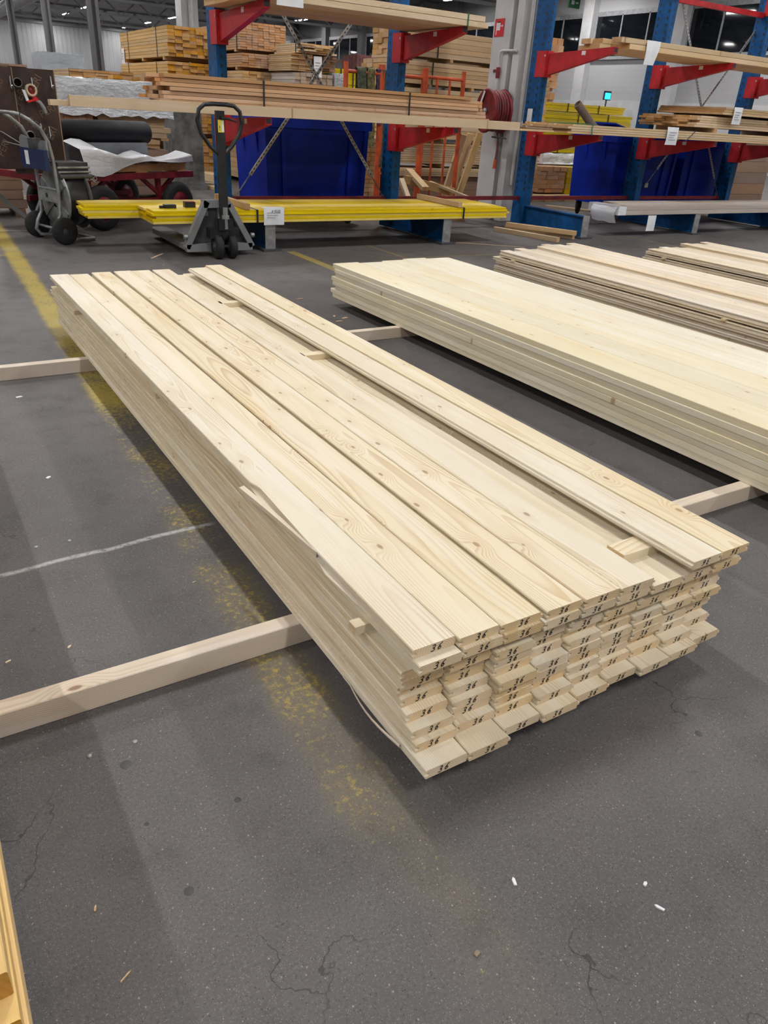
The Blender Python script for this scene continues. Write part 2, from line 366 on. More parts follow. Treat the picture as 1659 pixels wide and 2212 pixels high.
for k in range(-6, 10):
    yp = 26.7 + 4.7 * k
    if yp > 70: break
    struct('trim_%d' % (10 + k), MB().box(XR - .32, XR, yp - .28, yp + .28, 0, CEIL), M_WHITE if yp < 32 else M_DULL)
    ya, yb = yp + .3, yp + 4.4
    wn += 1
    w = thing('window_%d' % wn, 'dark night window', 'window'); del w['label']; del w['category']; w['kind'] = 'structure'
    w.location = (XR, ya, 3.66)
    L = yb - ya
    for j in range(3):
        obj('pane', MB().box(-.03, -.005, L * j / 3 + .03, L * (j + 1) / 3 - .03, .03, 1.43), M_GLASS, w)
    fb = MB()
    for j in range(4): fb.box(-.06, 0, L * j / 3 - .03, L * j / 3 + .03, 0, 1.46)
    fb.box(-.06, 0, 0, L, 0, .04).box(-.06, 0, 0, L, 1.42, 1.46)
    obj('window_frame', fb, M_FRAME, w)
# roof steel
for i, yy in enumerate((13.5, 21, 30, 38, 46, 54, 62)):
    b = MB().box(-32, XR, yy - .1, yy + .1, CEIL - .10, CEIL).box(-32, XR, yy - .08, yy + .08, CEIL - .95, CEIL - .83)
    x = -32
    while x < XR - 1:
        b.bar((x, yy, CEIL - .9), (x + 1, yy, CEIL - .1), .07, .07).bar((x + 1, yy, CEIL - .1), (x + 2, yy, CEIL - .9), .07, .07); x += 2
    tag(obj('roof_truss', b, M_TRUSS), 'grey steel lattice truss under the roof, %s counting from the rack' % (['first'] + ORD[1:])[i], 'roof truss', 'roof trusses across the hall')
b = MB().tube([(7, 22, 4.9), (7, 60, 4.9)], .3, 16)
tag(obj('ventilation_duct', b, M_GALV), 'round grey ventilation duct under the dark roof', 'duct')
M_POST = plain('dark_post_paint', (.10, .10, .105), .5, nv=.05, ns=1)
# steel posts at the far left
for i, (p, q, YY, w_, nm) in enumerate((((100, 0), (112, 120), 30, .12, 'slim grey steel post in front of the corrugated wall, middle of three'),
                                  ((203, 0), (213, 140), 20, .11, 'dark grey double steel post left of the orange timber packs'),
                                  ((33, 60), (40, 140), 34, .11, 'slim grey steel post in front of the corrugated wall, leftmost'))):
    x = A(q[0], q[1], YY).x
    t = thing('steel_post', nm, 'post', (x, YY, 0), 0, 'steel posts at the back of the hall')
    pb = MB().box(-w_, -w_ * .35, -.1, .1, 0, CEIL - .01).box(w_ * .35, w_, -.1, .1, 0, CEIL - .01).box(-w_ * .4, w_ * .4, -.03, .03, 0, CEIL - .01)
    obj('shaft', pb, M_TRUSS if i != 1 else M_POST, t)
    obj('knee_brace', MB().bar((-.1, 0, 4.2), (-1.6, 0, CEIL - .2), .1, .1).bar((.1, 0, 4.2), (1.6, 0, CEIL - .2), .1, .1), M_TRUSS, t)
# white building column behind the rack (two flanges and a recessed web seen from its left), another one far left
def far_column(x0, x1, y0, y1, label):
    t = thing('building_column', label, 'column', ((x0 + x1) / 2, y0, 0)); h = (x1 - x0) / 2; d = y1 - y0
    obj('column_flange', MB().box(-h, -h * .2, 0, d, 0, CEIL), M_WHITE, t)
    obj('column_flange', MB().box(h * .2, h, 0, d, 0, CEIL), M_WHITE, t)
    obj('pipe', MB().cyl((0, -.06, .1), (0, -.06, CEIL), .06), M_WPIPE, t)
t = thing('building_column', 'white painted column with pipes, behind the fire hose reel', 'column', (6.91, 8.26, 0))
obj('column_flange', MB().box(0, .36, .21, .56, 0, CEIL), M_WHITE, t)
obj('column_flange', MB().box(0, .36, 0, .125, 0, CEIL), M_WHITE, t)
obj('column_web', MB().box(.09, .27, .125, .21, 0, CEIL), M_DGREY, t)
obj('pipe', MB().cyl((.10, -.03, .45), (.10, -.03, CEIL), .020), M_WPIPE, t)
obj('pipe', MB().cyl((.19, -.035, .3), (.19, -.035, CEIL), .028), M_WPIPE, t)
obj('pipe', MB().cyl((.26, -.025, .3), (.26, -.025, CEIL), .014), M_WPIPE, t)
obj('pipe', MB().tube([(-.035, .02, 1.955), (-.035, .28, 1.96), (-.035, .32, 1.95), (-.035, .335, 1.91), (-.035, .335, 1.52)], .015), M_WPIPE, t)
obj('valve', MB().cyl((-.035, .335, 1.66), (-.035, .335, 1.78), .024).bar((-.035, .42, 1.74), (-.05, .33, 1.74), .02, .035), M_REDD, t)
obj('junction_box', MB().box(.05, .20, -.07, -.02, 1.13, 1.2), M_WPIPE, t)
xa, xb = A(392, 30, 24).x, A(428, 30, 24).x
far_column(xa, xb, 24, 24.5, 'white column with a pipe behind the orange timber packs')

# lamps
lt_area = bpy.data.lights.new('batten_light', 'AREA'); lt_area.shape = 'RECTANGLE'; lt_area.size = .16; lt_area.size_y = 1.45
lt_area.energy = LAMP_W; lt_area.color = LAMP_C
mb_body = MB().box(-.11, .11, -.78, .78, 0, .07).mesh('lamp_body'); mb_body.materials.append(M_BODY)
mb_tube = MB().tube([(0, -.75, -.012), (0, .75, -.012)], .018, 8).mesh('lamp_tube'); mb_tube.materials.append(M_LAMP)
mb_rod = MB().cyl((0, 0, .07), (0, 0, .37), .008, 6).mesh('lamp_rod'); mb_rod.materials.append(M_GREY)
for i, lx in enumerate(LAMP_X):
    for j, ly in enumerate(LAMP_Y + [58.0, 64.0, 70.0]):
        t = thing('ceiling_lamp', 'bright ceiling batten lamp, %s row from the left, %s one counting from the front' % ((['first'] + ORD[1:] + ['eleventh', 'twelfth'])[i], (['first'] + ORD[1:] + ['eleventh', 'twelfth'])[j]), 'lamp', (lx, ly, CEIL - .37), 0, 'batten lamps hanging in rows')
        obj('housing', mb_body, None, t); obj('tube', mb_tube, None, t, (-.05, 0, 0)); obj('tube', mb_tube, None, t, (.05, 0, 0)); obj('hanger', mb_rod, None, t, (0, -.5, 0)); obj('hanger', mb_rod, None, t, (0, .5, 0))
        lo = bpy.data.objects.new('batten_light', lt_area); COL.objects.link(lo); lo.location = (0, 0, -.045); lo.parent = t

# ================================================================== BOARDS ON THE FLOOR
def tg_mesh(L, Wd=.1, T=.0225, cuts=(), square=False):
    """tongue and groove board along +y, tongue on +x; cuts = (y0, y1, side, depth) bites out of an edge"""
    if square:
        c = .002; prof = [(-Wd / 2 + c, 0), (Wd / 2 - c, 0), (Wd / 2, c), (Wd / 2, T - c), (Wd / 2 - c, T), (-Wd / 2 + c, T), (-Wd / 2, T - c), (-Wd / 2, c)]
    else:
        g0, g1 = T * .34, T * .64; h = Wd / 2; c = .0022
        prof = [(-h + .0015, 0), (h - .001, 0), (h, .001), (h, g0), (h + .0068, g0 + .0006), (h + .0068, g1 - .0006), (h, g1), (h, T - c), (h - c, T), (-h + c, T), (-h, T - c),
                (-h, g1 + .0008), (-h + .0085, g1 + .0003), (-h + .0085, g0 - .0003), (-h, g0 - .0008), (-h, .0015)]
    ys = {0.0, L}
    for y0, y1, sd, dp in cuts: ys |= {y0, y0 + .012, (y0 + y1) / 2, y1 - .05 if y1 - y0 > .15 else y1 - .006, y1}
    ys = sorted(ys); n = len(prof); vs = []; fs = []
    for y in ys:
        li = ri = 0
        for y0, y1, sd, dp in cuts:
            if y0 < y < y1:
                f = dp * ((y - y0) / (y1 - y0) if y1 - y0 > .15 else (1 if y < (y0 + y1) / 2 + .001 else .35))
                if sd < 0: li = max(li, f)
                else: ri = max(ri, f)
        for x, z in prof:
            if li and x < -Wd / 2 + li and z > T * .3: x = -Wd / 2 + li
            if ri and x > Wd / 2 - ri: x = Wd / 2 - ri
            vs.append((x, y, z))
    for i in range(len(ys) - 1):
        for k in range(n): fs.append((i * n + k, i * n + (k + 1) % n, (i + 1) * n + (k + 1) % n, (i + 1) * n + k)[::-1])
    fs.append(tuple(range(n))); e = (len(ys) - 1) * n; fs.append(tuple(range(e, e + n))[::-1])
    b = MB(); b.add(vs, fs); return b.mesh('board')
def mark_mesh():
    b = MB(); w = .0024
    three = [(0, .92), (.28, 1.04), (.52, .86), (.42, .62), (.16, .52), (.46, .44), (.55, .2), (.34, 0), (-.02, .06)]
    six = [(.55, 1.02), (.2, .74), (.02, .34), (.14, .04), (.44, .06), (.52, .34), (.34, .5), (.08, .34)]
    for off, st in ((-.013, three), (.002, six)):
        pts = [Vector((off + (px_ + .3 * py_) * .0125, -.0004, .0042 + py_ * .0142)) for px_, py_ in st]
        b.ribbon(pts, w, (0, 1, 0))
    me = b.mesh('mark'); me.materials.append(M_INK); return me
MARK = mark_mesh(); T1 = .0225; LEN = 3.66
BM = [tg_mesh(LEN + d) for d in (-.03, 0, .03)]
SPL = tg_mesh(LEN, cuts=((.42, .80, -1, .012),))
NOT = tg_mesh(LEN, cuts=((1.06, 1.10, -1, .010), (.72, .755, -1, .011)))
for me in BM + [SPL, NOT]: me.materials.append(M_BOARD)
def board(me, x, y, z, rz, label, group, mark=True, flip=False):
    o = obj('tongue_and_groove_board', me, None); tag(o, label, 'board', group)
    if flip: o.matrix_world = Matrix.Translation((x, y, z + T1)) @ Matrix.Rotation(rz, 4, 'Z') @ Matrix.Rotation(PI, 4, 'Y')
    else: o.location = (x, y, z); o.rotation_euler[2] = rz
    if mark:
        m = obj('mark', MARK, None, o); m.location = (random.uniform(-.008, .008), 0, 0); m['label'] = 'black handwritten 36'
    return o
GR1 = 'boards marked 36 in the near stack'
Z0 = .0635
# lower eight layers, nine boards each
base_y = {3: (.912, .880, .874), 4: (.912, .886, .880), 5: (.917, .877, .872), 6: (.910, .858, .876), 7: (.894, .858, .882), 8: (.870, .858, .884), 9: (.853, .848, .862), 10: (.798, .803, .815)}
for lay in range(3, 11):
    a, bq, cq = base_y[lay]
    z = Z0 + (10 - lay) * T1
    x00 = .7055 - (.004 if lay == 10 else 0) + random.uniform(-.004, .004)
    for c in range(9):
        yb = a + (bq - a) * c / 2.0 if c < 2 else bq + (cq - bq) * (c - 2) / 6.0
        yb += random.uniform(-.011, .011) if lay < 10 else random.uniform(-.005, .005)
        if lay == 10 and c > 1: yb += .012 * ((c * 7) % 3) / 2
        if lay == 9 and c in (3, 4, 7): yb -= .012
        o = board(random.choice(BM), x00 + c * .1032, yb, z, random.uniform(-.0012, .0012), '%s board from the left in the %s layer of the near stack, marked 36' % (ORD[c], LAY[lay]), GR1)
        if lay == 10 and c == 0:
            s = MB(); P = []
            for i in range(9):
                t = i / 8; yy = .09 + t * .24; bow = math.sin(PI * min(1, t * 1.15)) * .012
                P.append([(-.052 - bow, yy, .003), (-.054 - bow, yy, .012 - .004 * t), (-.0515 - bow, yy, .0125 - .004 * t), (-.0495 - bow, yy, .003)])
            s.grid([p + [p[0]] for p in P]); obj('bark_strip', s, M_BEARER, o)
zs = Z0 + 8 * T1
STK = .0205
# sticks between second and third layer
def lath(x0, x1, y, z, label, w=.045, h=STK, mat=M_BOARD):
    o = obj('stacking_stick', MB().box(-w / 2, w / 2, 0, x1 - x0, 0, h), mat); o.location = (x0, y, z); o.rotation_euler[2] = -PI / 2
    return tag(o, label, 'stick', 'stacking sticks between the boards')
lath(.632, 1.59, 1.07, zs, 'stick poking out of the near stack\'s side, close to its front end', .028)
lath(.665, 1.59, 2.6, zs, 'stick half way along inside the near stack under its second layer', .028)
lath(.645, 1.59, 3.9, zs, 'stick poking out of the near stack\'s side, near the far end', .028)
z2 = zs + STK
for c in range(9):
    yb = [.866, .868, .866, .862, .858, .855, .850, .848, .846][c] + .004
    xb = [.716, .822, .924, 1.028, 1.134, 1.238, 1.345, 1.446, 1.556][c]
    board(BM[c % 3], xb, yb, z2, random.uniform(-.002, .004), '%s board from the left, second layer from the top, near stack, marked 36' % ORD[c], GR1)
z1 = z2 + T1
nl = [.664, .765, .866, .984, 1.087, 1.191]; fl_ = [.654, .755, .877, 1.002, 1.100, 1.219]
ny = [.894, .882, .877, .871, .864, .859]; fy = [4.53, 4.535, 4.56, 4.565, 4.555, 4.553]
tops = []
for c in range(6):
    rz = -(fl_[c] - nl[c]) / LEN
    lab = '%s board of the top layer, near stack%s' % (ORD[c], ', with a splintered left edge' if c == 0 else ', marked 36 on its end')
    me = SPL if c == 0 else tg_mesh(fy[c] - ny[c], Wd=[.099, .099, .105, .0975, .1035, .1035][c])
    if c: me.materials.append(M_BOARD)
    o = board(me, nl[c] + [.0505, .0505, .0535, .0495, .0525, .0525][c], ny[c], z1, rz, lab, GR1); tops.append(o)
s = MB(); P = []
for i in range(13):
    t = i / 12; yy = .40 + t * .395; w = .0005 + .0125 * t ** .7; off = .022 * t ** 1.6 - .001; dz = -.004 * t
    P.append([(-.052 + w * .4 - off, yy, .021 + dz), (-.052 - w * .7 - off, yy, .018 + dz), (-.052 - w * .7 - off, yy, .006 + dz), (-.050 - off, yy, .004 + dz), (-.052 + w * .4 - off, yy, .021 + dz)])
s.grid(P, smooth=False); s.add(P[-1][:4], [(0, 1, 2, 3)])
obj('splinter', s, M_RED, tops[0])
s = MB(); q = [(-.0505, .12, .001), (-.058, .34, -.004), (-.052, .40, .002), (-.050, .3, .006)]
s.add(q + [(x, y, z - .002) for x, y, z in q], [(0, 1, 2, 3), (7, 6, 5, 4), (0, 4, 5, 1), (1, 5, 6, 2), (2, 6, 7, 3), (3, 7, 4, 0)])
obj('splinter', s, M_RED, tops[0])
# sticks on the second layer under the two loose boards
lath(1.306, 1.60, .985, z1, 'short flat stick under the two raised boards, at the near stack\'s front', .055, T1)
lath(1.302, 1.60, 2.70, z1, 'short flat stick under the two raised boards, half way along', .045, T1)
lath(1.302, 1.60, 3.66, z1, 'short flat stick under the two raised boards, at the far end', .045, T1)
zt = z1 + T1
board(NOT, 1.555, .838, zt, -.0060, 'right hand raised board with chipped edge on top of the near stack', GR1, True, True)
board(tg_mesh(LEN - .06), 1.450, .838, zt, -.0015, 'left hand raised board lying loose on top of the near stack', GR1, True, True).data.materials.append(M_BOARD)

# bearers
def bearer(x0, x1, y, label, w=.0465, h=Z0, ch=None):
    o = obj('bearer_timber', tg_mesh(x1 - x0, w, h, cuts=ch or (), square=True), M_BEARER); o.location = (x0, y + w / 2, 0); o.rotation_euler[2] = -PI / 2
    return tag(o, label, 'timber', 'bearers lying on the floor')
bearer(-1.3, 3.9, 1.362, 'long square timber on the floor under the front ends of the stacks')
bearer(-1.3, 3.9, 3.742, 'long square timber on the floor under the far ends of the stacks')
bearer(4.0, 8.6, 4.35, 'square timber on the floor under the far ends of the two rear stacks')
bearer(4.0, 8.6, 1.9, 'square timber on the floor under the front ends of the two rear stacks')

# second stack: wide smooth boards
SM = [tg_mesh(l, .1925, .0274, square=True) for l in (3.6, 3.62, 3.58)]
for me in SM: me.materials.append(M_SMOOTH)
rs = random.Random(5)
for lay in range(8):
    dx = rs.uniform(-.007, .007); dy = rs.uniform(-.02, .01)
    for c in range(5):
        y = 1.0 + dy + (c * .012 if lay == 7 else rs.uniform(-.01, .01))
        o = obj('smooth_board', SM[(lay + c) % 3], None)
        o.location = (2.475 + .0965 + c * .1942 + dx + .012, y, Z0 + lay * .0275); o.rotation_euler[2] = .010
        tag(o, '%s wide smooth board from the left, %s layer down, in the second stack' % (ORD[c], LAY[8 - lay]), 'board', 'wide smooth boards in the second stack')
# third and fourth stack: narrow boards with reddish edges
R3 = [tg_mesh(l, .1, T1) for l in (3.64, 3.6, 3.68)]
for me in R3: me.materials.append(M_RED)
def rear_stack(x0, yfar, nl_, cols, raised, word, grp):
    for lay in range(nl_ + 1):
        top = lay == nl_
        dx = rs.uniform(-.012, .012); dy = rs.uniform(-.03, .03)
        zz = Z0 + lay * T1 + (.012 if lay >= nl_ - 2 else 0)
        for c in range(cols):
            if top and c not in raised: continue
            y = yfar - 3.64 + dy + rs.uniform(-.03, .03)
            o = obj('tongue_and_groove_board', R3[(lay * 3 + c) % 3], None); o.location = (x0 + .05 + c * .1035 + dx, y, zz)
            lab = '%s narrow board from the left, %s layer down, in the %s stack' % (ORD[c], LAY[nl_ - lay], word) if not top else '%s board lying loose on top of the %s stack' % (ORD[c], word)
            tag(o, lab, 'board', grp)
    lz = Z0 + (nl_ - 2) * T1
    for i, yy in enumerate((yfar - .22, yfar - 2.25)):
        lath(x0 - .02, x0 + cols * .1035 - .05, yy, lz, 'thin stick sticking out of the %s stack, %s' % (word, ('far end', 'half way along')[i]), .03, .012)
rear_stack(4.27, 5.08, 7, 9, (4, 5, 6, 7, 8), 'third', 'narrow boards in the third stack')
rear_stack(5.83, 4.84, 7, 9, (5, 6, 7, 8), 'rearmost', 'narrow boards in the rearmost stack')

# corner of a pile at the lower left
cs = [tg_mesh(l, .17, .045, square=True) for l in (3.4, 3.38, 3.42)]
for me in cs: me.materials.append(M_CORNER)
for lay in range(5):
    for c in range(3):
        o = obj('pine_plank', cs[(lay + c) % 3], None)
        o.location = (-.070 - .085 - c * .173 + (0 if lay == 4 else rs.uniform(.002, .014)), .632 + (rs.uniform(-.035, .0) if lay < 4 else .0), Z0 + lay * .0482); o.rotation_euler[2] = rs.uniform(-.001, .001)
        tag(o, 'yellowish pine plank, %s from the right, %s layer down, pile at lower left' % ((['first'] + ORD[1:])[c], LAY[5 - lay]), 'plank', 'pine planks in the lower left pile')

# ================================================================== CANTILEVER RACK
UX = [2.93, 4.95, 6.98, 9.01, 11.04]; YU, YT = 7.83, 6.75
hole = MB()
for i in range(34):
    z = .42 + i * .075
    hole.box(-.0512, -.0500, .030, .054, z, z + .034).box(-.0512, -.0500, .172, .196, z, z + .034)
    hole.box(-.012, .004, -.0012, 0, z + .02, z + .05)
HOLE = hole.mesh('perforation'); HOLE.materials.append(M_BLK)
UPM = MB().box(-.05, .05, 0, .035, .02, 3.4).box(-.05, .05, .195, .23, .02, 3.4).box(-.05, .02, .035, .195, .02, 3.4).mesh('upright'); UPM.materials.append(M_BLUE)
LEGM = MB().box(-.045, .045, YT - YU + .01, 0, .235, .25).box(-.045, .045, YT - YU + .01, 0, .02, .04).box(-.012, .012, YT - YU + .01, 0, .04, .235).mesh('leg'); LEGM.materials.append(M_BLUE)
CAPM = MB().box(-.05, .05, YT - YU, YT - YU + .012, .02, .255).mesh('end_plate'); CAPM.materials.append(M_GALV)
FOOTM = MB().box(-.09, .09, YT - YU - .05, YT - YU + .35, 0, .02).mesh('foot_plate'); FOOTM.materials.append(M_DGREY)
def arm_mesh():
    b = MB(); M = Matrix(((0, 0, 1, -.03), (1, 0, 0, 0), (0, 1, 0, 0), (0, 0, 0, 1)))
    b.prism([(0, -.03), (0, -.25), (-.05, -.25), (-1.08, -.045), (-1.08, .012)], .06, M)
    me = b.mesh('arm'); me.materials.append(M_REDP); return me
ARM = arm_mesh()
ABR = MB().box(-.05, .05, -.06, .0, -.27, .0).box(-.058, -.05, -.05, .12, -.27, .0).mesh('arm_bracket'); ABR.materials.append(M_REDP)
AEND = MB().box(-.024, .024, -1.083, -1.079, -.036, .004).mesh('arm_end'); AEND.materials.append(M_BLK)
ALAB = MB().box(-.0315, -.0303, -.66, -.60, -.055, -.015).mesh('sticker'); ALAB.materials.append(M_PAPER)
ABOLT = MB().cyl((-.062, -.03, -.05), (-.05, -.03, -.05), .013, 8).mesh('bolt'); ABOLT.materials.append(M_GALV)
UN = ['leftmost upright of the blue rack, beside the pallet truck', 'blue rack upright between the two hanging diagonals and the orange frames', 'blue rack upright standing beside the white column', 'blue rack upright right of the yellow packs, with white papers beside it', 'rightmost blue rack upright at the edge of the picture']
for i, x in enumerate(UX):
    t = thing('cantilever_rack_upright', UN[i], 'rack', (x, YU, 0), 0, 'blue cantilever rack uprights with red arms')
    obj('upright', UPM, None, t); obj('perforation', HOLE, None, t, kind='stuff'); obj('leg', LEGM, None, t); obj('end_plate', CAPM, None, t); obj('foot_plate', FOOTM, None, t)
    for z in (1.095, 1.945, 2.95):
        a = obj('arm', ARM, None, t, (0, 0, z)); obj('arm_bracket', ABR, None, a); obj('arm_end', AEND, None, a); obj('bolt', ABOLT, None, a)
        obj('sticker', ALAB, None, a)
ob = obj('shelf_tag', MB().box(-.056, -.0535, .07, .16, 1.10, 1.34), M_PAPER)
tag(ob, 'tall white tag stuck to the blue upright by the column', 'tag'); ob.location = (UX[2], YU, 0)
for i in range(4):
    o = obj('rack_tie_bar', MB().box(UX[i] + .06, UX[i + 1] - .06, YU + .10, YU + .14, .30, .345), M_REDD)
    tag(o, ['dark red low tie bar in front of the blue bin behind the yellow boards', 'red low tie bar crossing in front of the white column', 'red low tie bar under the blue bin with the cardboard tube', 'red low tie bar at the right behind the grey battens'][i], 'rack bar', 'red tie bars between the uprights')
o = obj('rack_tie_bar', MB().box(UX[3] + .06, UX[4] - .06, YU + .10, YU + .15, 2.66, 2.72), M_REDP); tag(o, 'red tie bar high up at the top right corner', 'rack bar', 'red tie bars between the uprights')
def brace(p, q, label, rod=True):
    a, b = Vector(p), Vector(q); d = (b - a).normalized()
    t = thing('diagonal_brace', label, 'brace', a, 0, 'perforated steel diagonals of the rack')
    obj('strip', MB().bar(d * .28, b - a, .034, .008, (0, 1, 0)), M_GALV, t)
    h = MB(); n = int(((b - a).length - .3) / .045)
    for i in range(n):
        c = d * (.31 + i * .045); h.bar(c - d * .009, c + d * .009, .012, .0090, (0, 1, 0))
    obj('perforation', h, M_BLK, t, kind='stuff')
    if rod:
        obj('tension_rod', MB().cyl((0, 0, 0), d * .3, .006, 6), M_STEEL, t); obj('bracket', MB().box(-.035, .035, -.02, .02, -.03, .03), M_GALV, t)
    return t
YBR = 8.0
brace(A(828, 426, YBR), A(600, 12, YBR), 'perforated diagonal rising from the second upright towards the pallet truck side')
brace(A(508, 426, YBR + .02), A(775, 25, YBR + .02), 'perforated diagonal rising from the leftmost upright across the blue bin')
brace(A(1549, 420, YBR), A(1475, 8, YBR), 'steel diagonal rising leftwards from the rightmost upright')
brace(A(1394, 400, YBR + .02), A(1659, 30, YBR + .02), 'steel diagonal rising rightwards from the fourth upright')

# ------------------------------------------------------------------ loads on the rack
def plankX(name, x0, x1, y0, y1, z0, z1, mat, parent=None, me=None):
    """plank running along x, as an object whose local y is its length"""
    if me is None: me = tg_mesh(x1 - x0, y1 - y0, z1 - z0, square=True)
    o = obj(name, me, mat, parent); o.location = (x0, (y0 + y1) / 2, z0); o.rotation_euler[2] = -PI / 2; return o
ARMZ = 1.109
# pale long boards at the front of the first level
tag(plankX('long_plank', 1.30, 5.76, 6.735, 6.80, ARMZ, ARMZ + .078, M_PALE), 'long pale edge board along the front of the lower shelf', 'plank', 'pale boards on the lower shelf')
tag(plankX('long_plank', 1.17, 3.3, 6.805, 6.90, ARMZ, ARMZ + .04, M_PALE), 'short pale board whose end sticks out at the left of the shelf', 'plank', 'pale boards on the lower shelf')
tag(plankX('long_plank', 1.8, 5.72, 6.91, 7.08, ARMZ, ARMZ + .03, M_PALE), 'pale board under the reddish planks on the lower shelf', 'plank', 'pale boards on the lower shelf')
tag(plankX('long_plank', 1.9, 5.7, 7.09, 7.5, ARMZ, ARMZ + .03, M_PALE), 'wide pale board at the back under the reddish planks', 'plank', 'pale boards on the lower shelf')
# reddish planks bundle
t = thing('reddish_plank_bundle', 'strapped bundle of reddish planks lying on the lower shelf', 'plank bundle', (2.05, 6.92, ARMZ + .03))
rb = random.Random(3)
for lay in range(8):
    for c in range(4):
        if lay == 7 and c == 3: continue
        xs_, xe = rb.uniform(-.05, .10), 3.28 + rb.uniform(-.02, .16)
        if lay == 7: xe = 3.18
        plankX('plank', xs_, xe, c * .122 + (rb.uniform(-.012, .012) if c == 0 else 0), c * .122 + .12, lay * .031, lay * .031 + .028, M_SHELF, t)
for xx in (.9, 2.42): obj('strap', MB().box(xx, xx + .016, -.016, -.013, 0, .245).box(xx, xx + .016, -.016, .48, .247, .249), M_BLK, t)
# thick boards on the upper arms
t = thing('thick_board_bundle', 'bundle of thick pale boards on the upper arms at the top left', 'plank bundle', (2.75, 6.70, 1.957))
for lay in range(3):
    if lay == 2: break
    for c in range(4):
        xo = [0, .0, -.02][lay]
        plankX('plank', xo + rb.uniform(0, .02), 2.42 + (.015 if lay == 0 else -.03) + rb.uniform(-.005, .01), c * .268, c * .268 + .265, lay * .048, lay * .048 + .045, M_PALE, t)
obj('strap', MB().box(2.18, 2.195, -.004, -.001, -.003, .10).box(2.18, 2.195, -.004, 1.07, -.004, -.001), M_STRG, t)
# upper level at the right
t = thing('timber_bundle', 'bundle of pale timbers with a torn paper on the upper arms at the right', 'timber bundle', (7.05, 6.78, 1.957))
for lay in range(2):
    for c in range(5):
        plankX('timber', rb.uniform(0, .3) if c else (.02 if lay else .16), 5.2, c * .152, c * .152 + .147, lay * .053, lay * .053 + .05, M_PALE, t)
def paper(name, label, c, w, h, curl=.012, torn=False, lines=4, text=None, rx=0.0):
    """sheet hanging in front: c = top centre"""
    t = thing(name, label, 'paper', c)
    P = []
    for i in range(7):
        v = i / 6; z = -h * v; P.append([(-w / 2 + (w * .0), -.002 - curl * math.sin(v * 3.0), z), (0, -.004 - curl * math.sin(v * 3.4 + .6) * 1.1, z), (w / 2 * (1 if not torn else 1 - .75 * max(0, v - .25)), -.002 - curl * .4 * math.sin(v * 2.2), z - (0 if not torn else -.0))])
    b = MB(); b.grid(P); b.grid([[(x, y + .0012, z) for x, y, z in R] for R in P][::-1]); obj('sheet', b, M_PAPER, t)
    pb = MB()
    for i in range(lines):
        z = -h * (.30 + .14 * i); pb.box(-w * .36, w * (.30 - .12 * (i % 3)), -.006 - curl * 1.15, -.0055 - curl * 1.15, z - h * .012, z + h * .012)
    if lines: obj('print', pb, M_PRINT, t)
    if text: text_on(t, text, h * .2, (w * .08, -.006 - curl * 1.2, -h * .26), M_PRINT)
    t.rotation_euler[0] = rx
    return t
def text_on(parent, s, size, loc, mat, rot=(PI / 2, 0, 0), name='lettering'):
    cu = bpy.data.curves.new('txt', 'FONT'); cu.body = s; cu.size = size; cu.align_x = 'CENTER'; cu.extrude = .0004
    tmp = bpy.data.objects.new('txt', cu); COL.objects.link(tmp); dg = bpy.context.evaluated_depsgraph_get()
    me = bpy.data.meshes.new_from_object(tmp.evaluated_get(dg)); bpy.data.objects.remove(tmp)
    o = obj(name, me, mat, parent); o.data.materials.clear(); o.data.materials.append(mat)
    o.location = loc; o.rotation_euler = rot; return o
q_ = A(627, 14, 6.685); paper('paper_note', 'white paper hanging from the thick boards at the top of the picture', (q_.x, 6.69, q_.z + .16), .24, .16, .006, lines=0)
sp_ = obj('paper_sheet', MB().box(-.10, .10, -.06, .06, 0, .001), M_PAPER); sp_.location = (3.0, 6.85, .3645); tag(sp_, 'white sheet lying flat on the yellow boards', 'paper')
paper('paper_note', 'torn white paper hanging from the upper timbers at the right', (7.56, 6.765, 2.06), .22, .23, .01, True, 0)
# first level at the right: thin boards, then wider stacks above them
t = thing('thin_board_bundle', 'bundle of thin boards tied with green string on the lower right arms', 'plank bundle', (6.45, 6.74, ARMZ))
for lay in range(4):
    for c in range(5):
        plankX('board', [0, .05, 0, .06][lay] + rb.uniform(-.04, .04) * (c > 0), 5.6, c * .15, c * .15 + .146, lay * .0235, lay * .0235 + .021, M_PALE, t)
obj('string', MB().tube([(.36, -.012, -.005), (.34, -.02, .05), (.36, -.012, .10), (.36, .35, .102), (.36, .75, .09)], .006, 6), M_STRG, t)
obj('string', MB().tube([(1.95, -.012, -.02), (2.1, -.012, .1), (2.1, .4, .102)], .005, 6), M_BLK, t)
t = thing('thin_board_bundle', 'ragged thin boards beside the hose reel on the lower shelf', 'plank bundle', (5.78, 6.83, ARMZ))
for i in range(6): plankX('board', rb.uniform(-.1, .3), rb.uniform(.45, .62), (i % 3) * .13, (i % 3) * .13 + .12, .0 + (i // 3) * .021, .019 + (i // 3) * .021, M_BROWN if i % 2 else M_PALE, t)
t = thing('stacked_plank_bundle', 'stack of planks with paler ends on the lower right shelf', 'plank bundle', (8.72, 6.86, ARMZ + .105))
for lay in range(5):
    for c in range(7):
        plankX('plank', rb.uniform(-.06, .06), 3.3, c * .135, c * .135 + .13, .04 + lay * .026, .04 + lay * .026 + .024, M_TIMB if c else M_PALE, t)
for xx in (.35, 2.2): obj('batten', MB().box(xx, xx + .05, 0, .94, -.012, .04), M_TIMB, t)
t = thing('wide_panel_pile', 'pile of wide wooden panels topped with a white paper at the right', 'panel pile', (9.05, 6.78, ARMZ + .30))
for lay in range(3): plankX('panel', .02 * lay, 3.0, 0, 1.03, lay * .028, lay * .028 + .026, M_TIMB, t)
for xx in (.3, 1.8): obj('batten', MB().box(xx, xx + .06, .02, 1.0, -.026, -.001), M_TIMB, t)
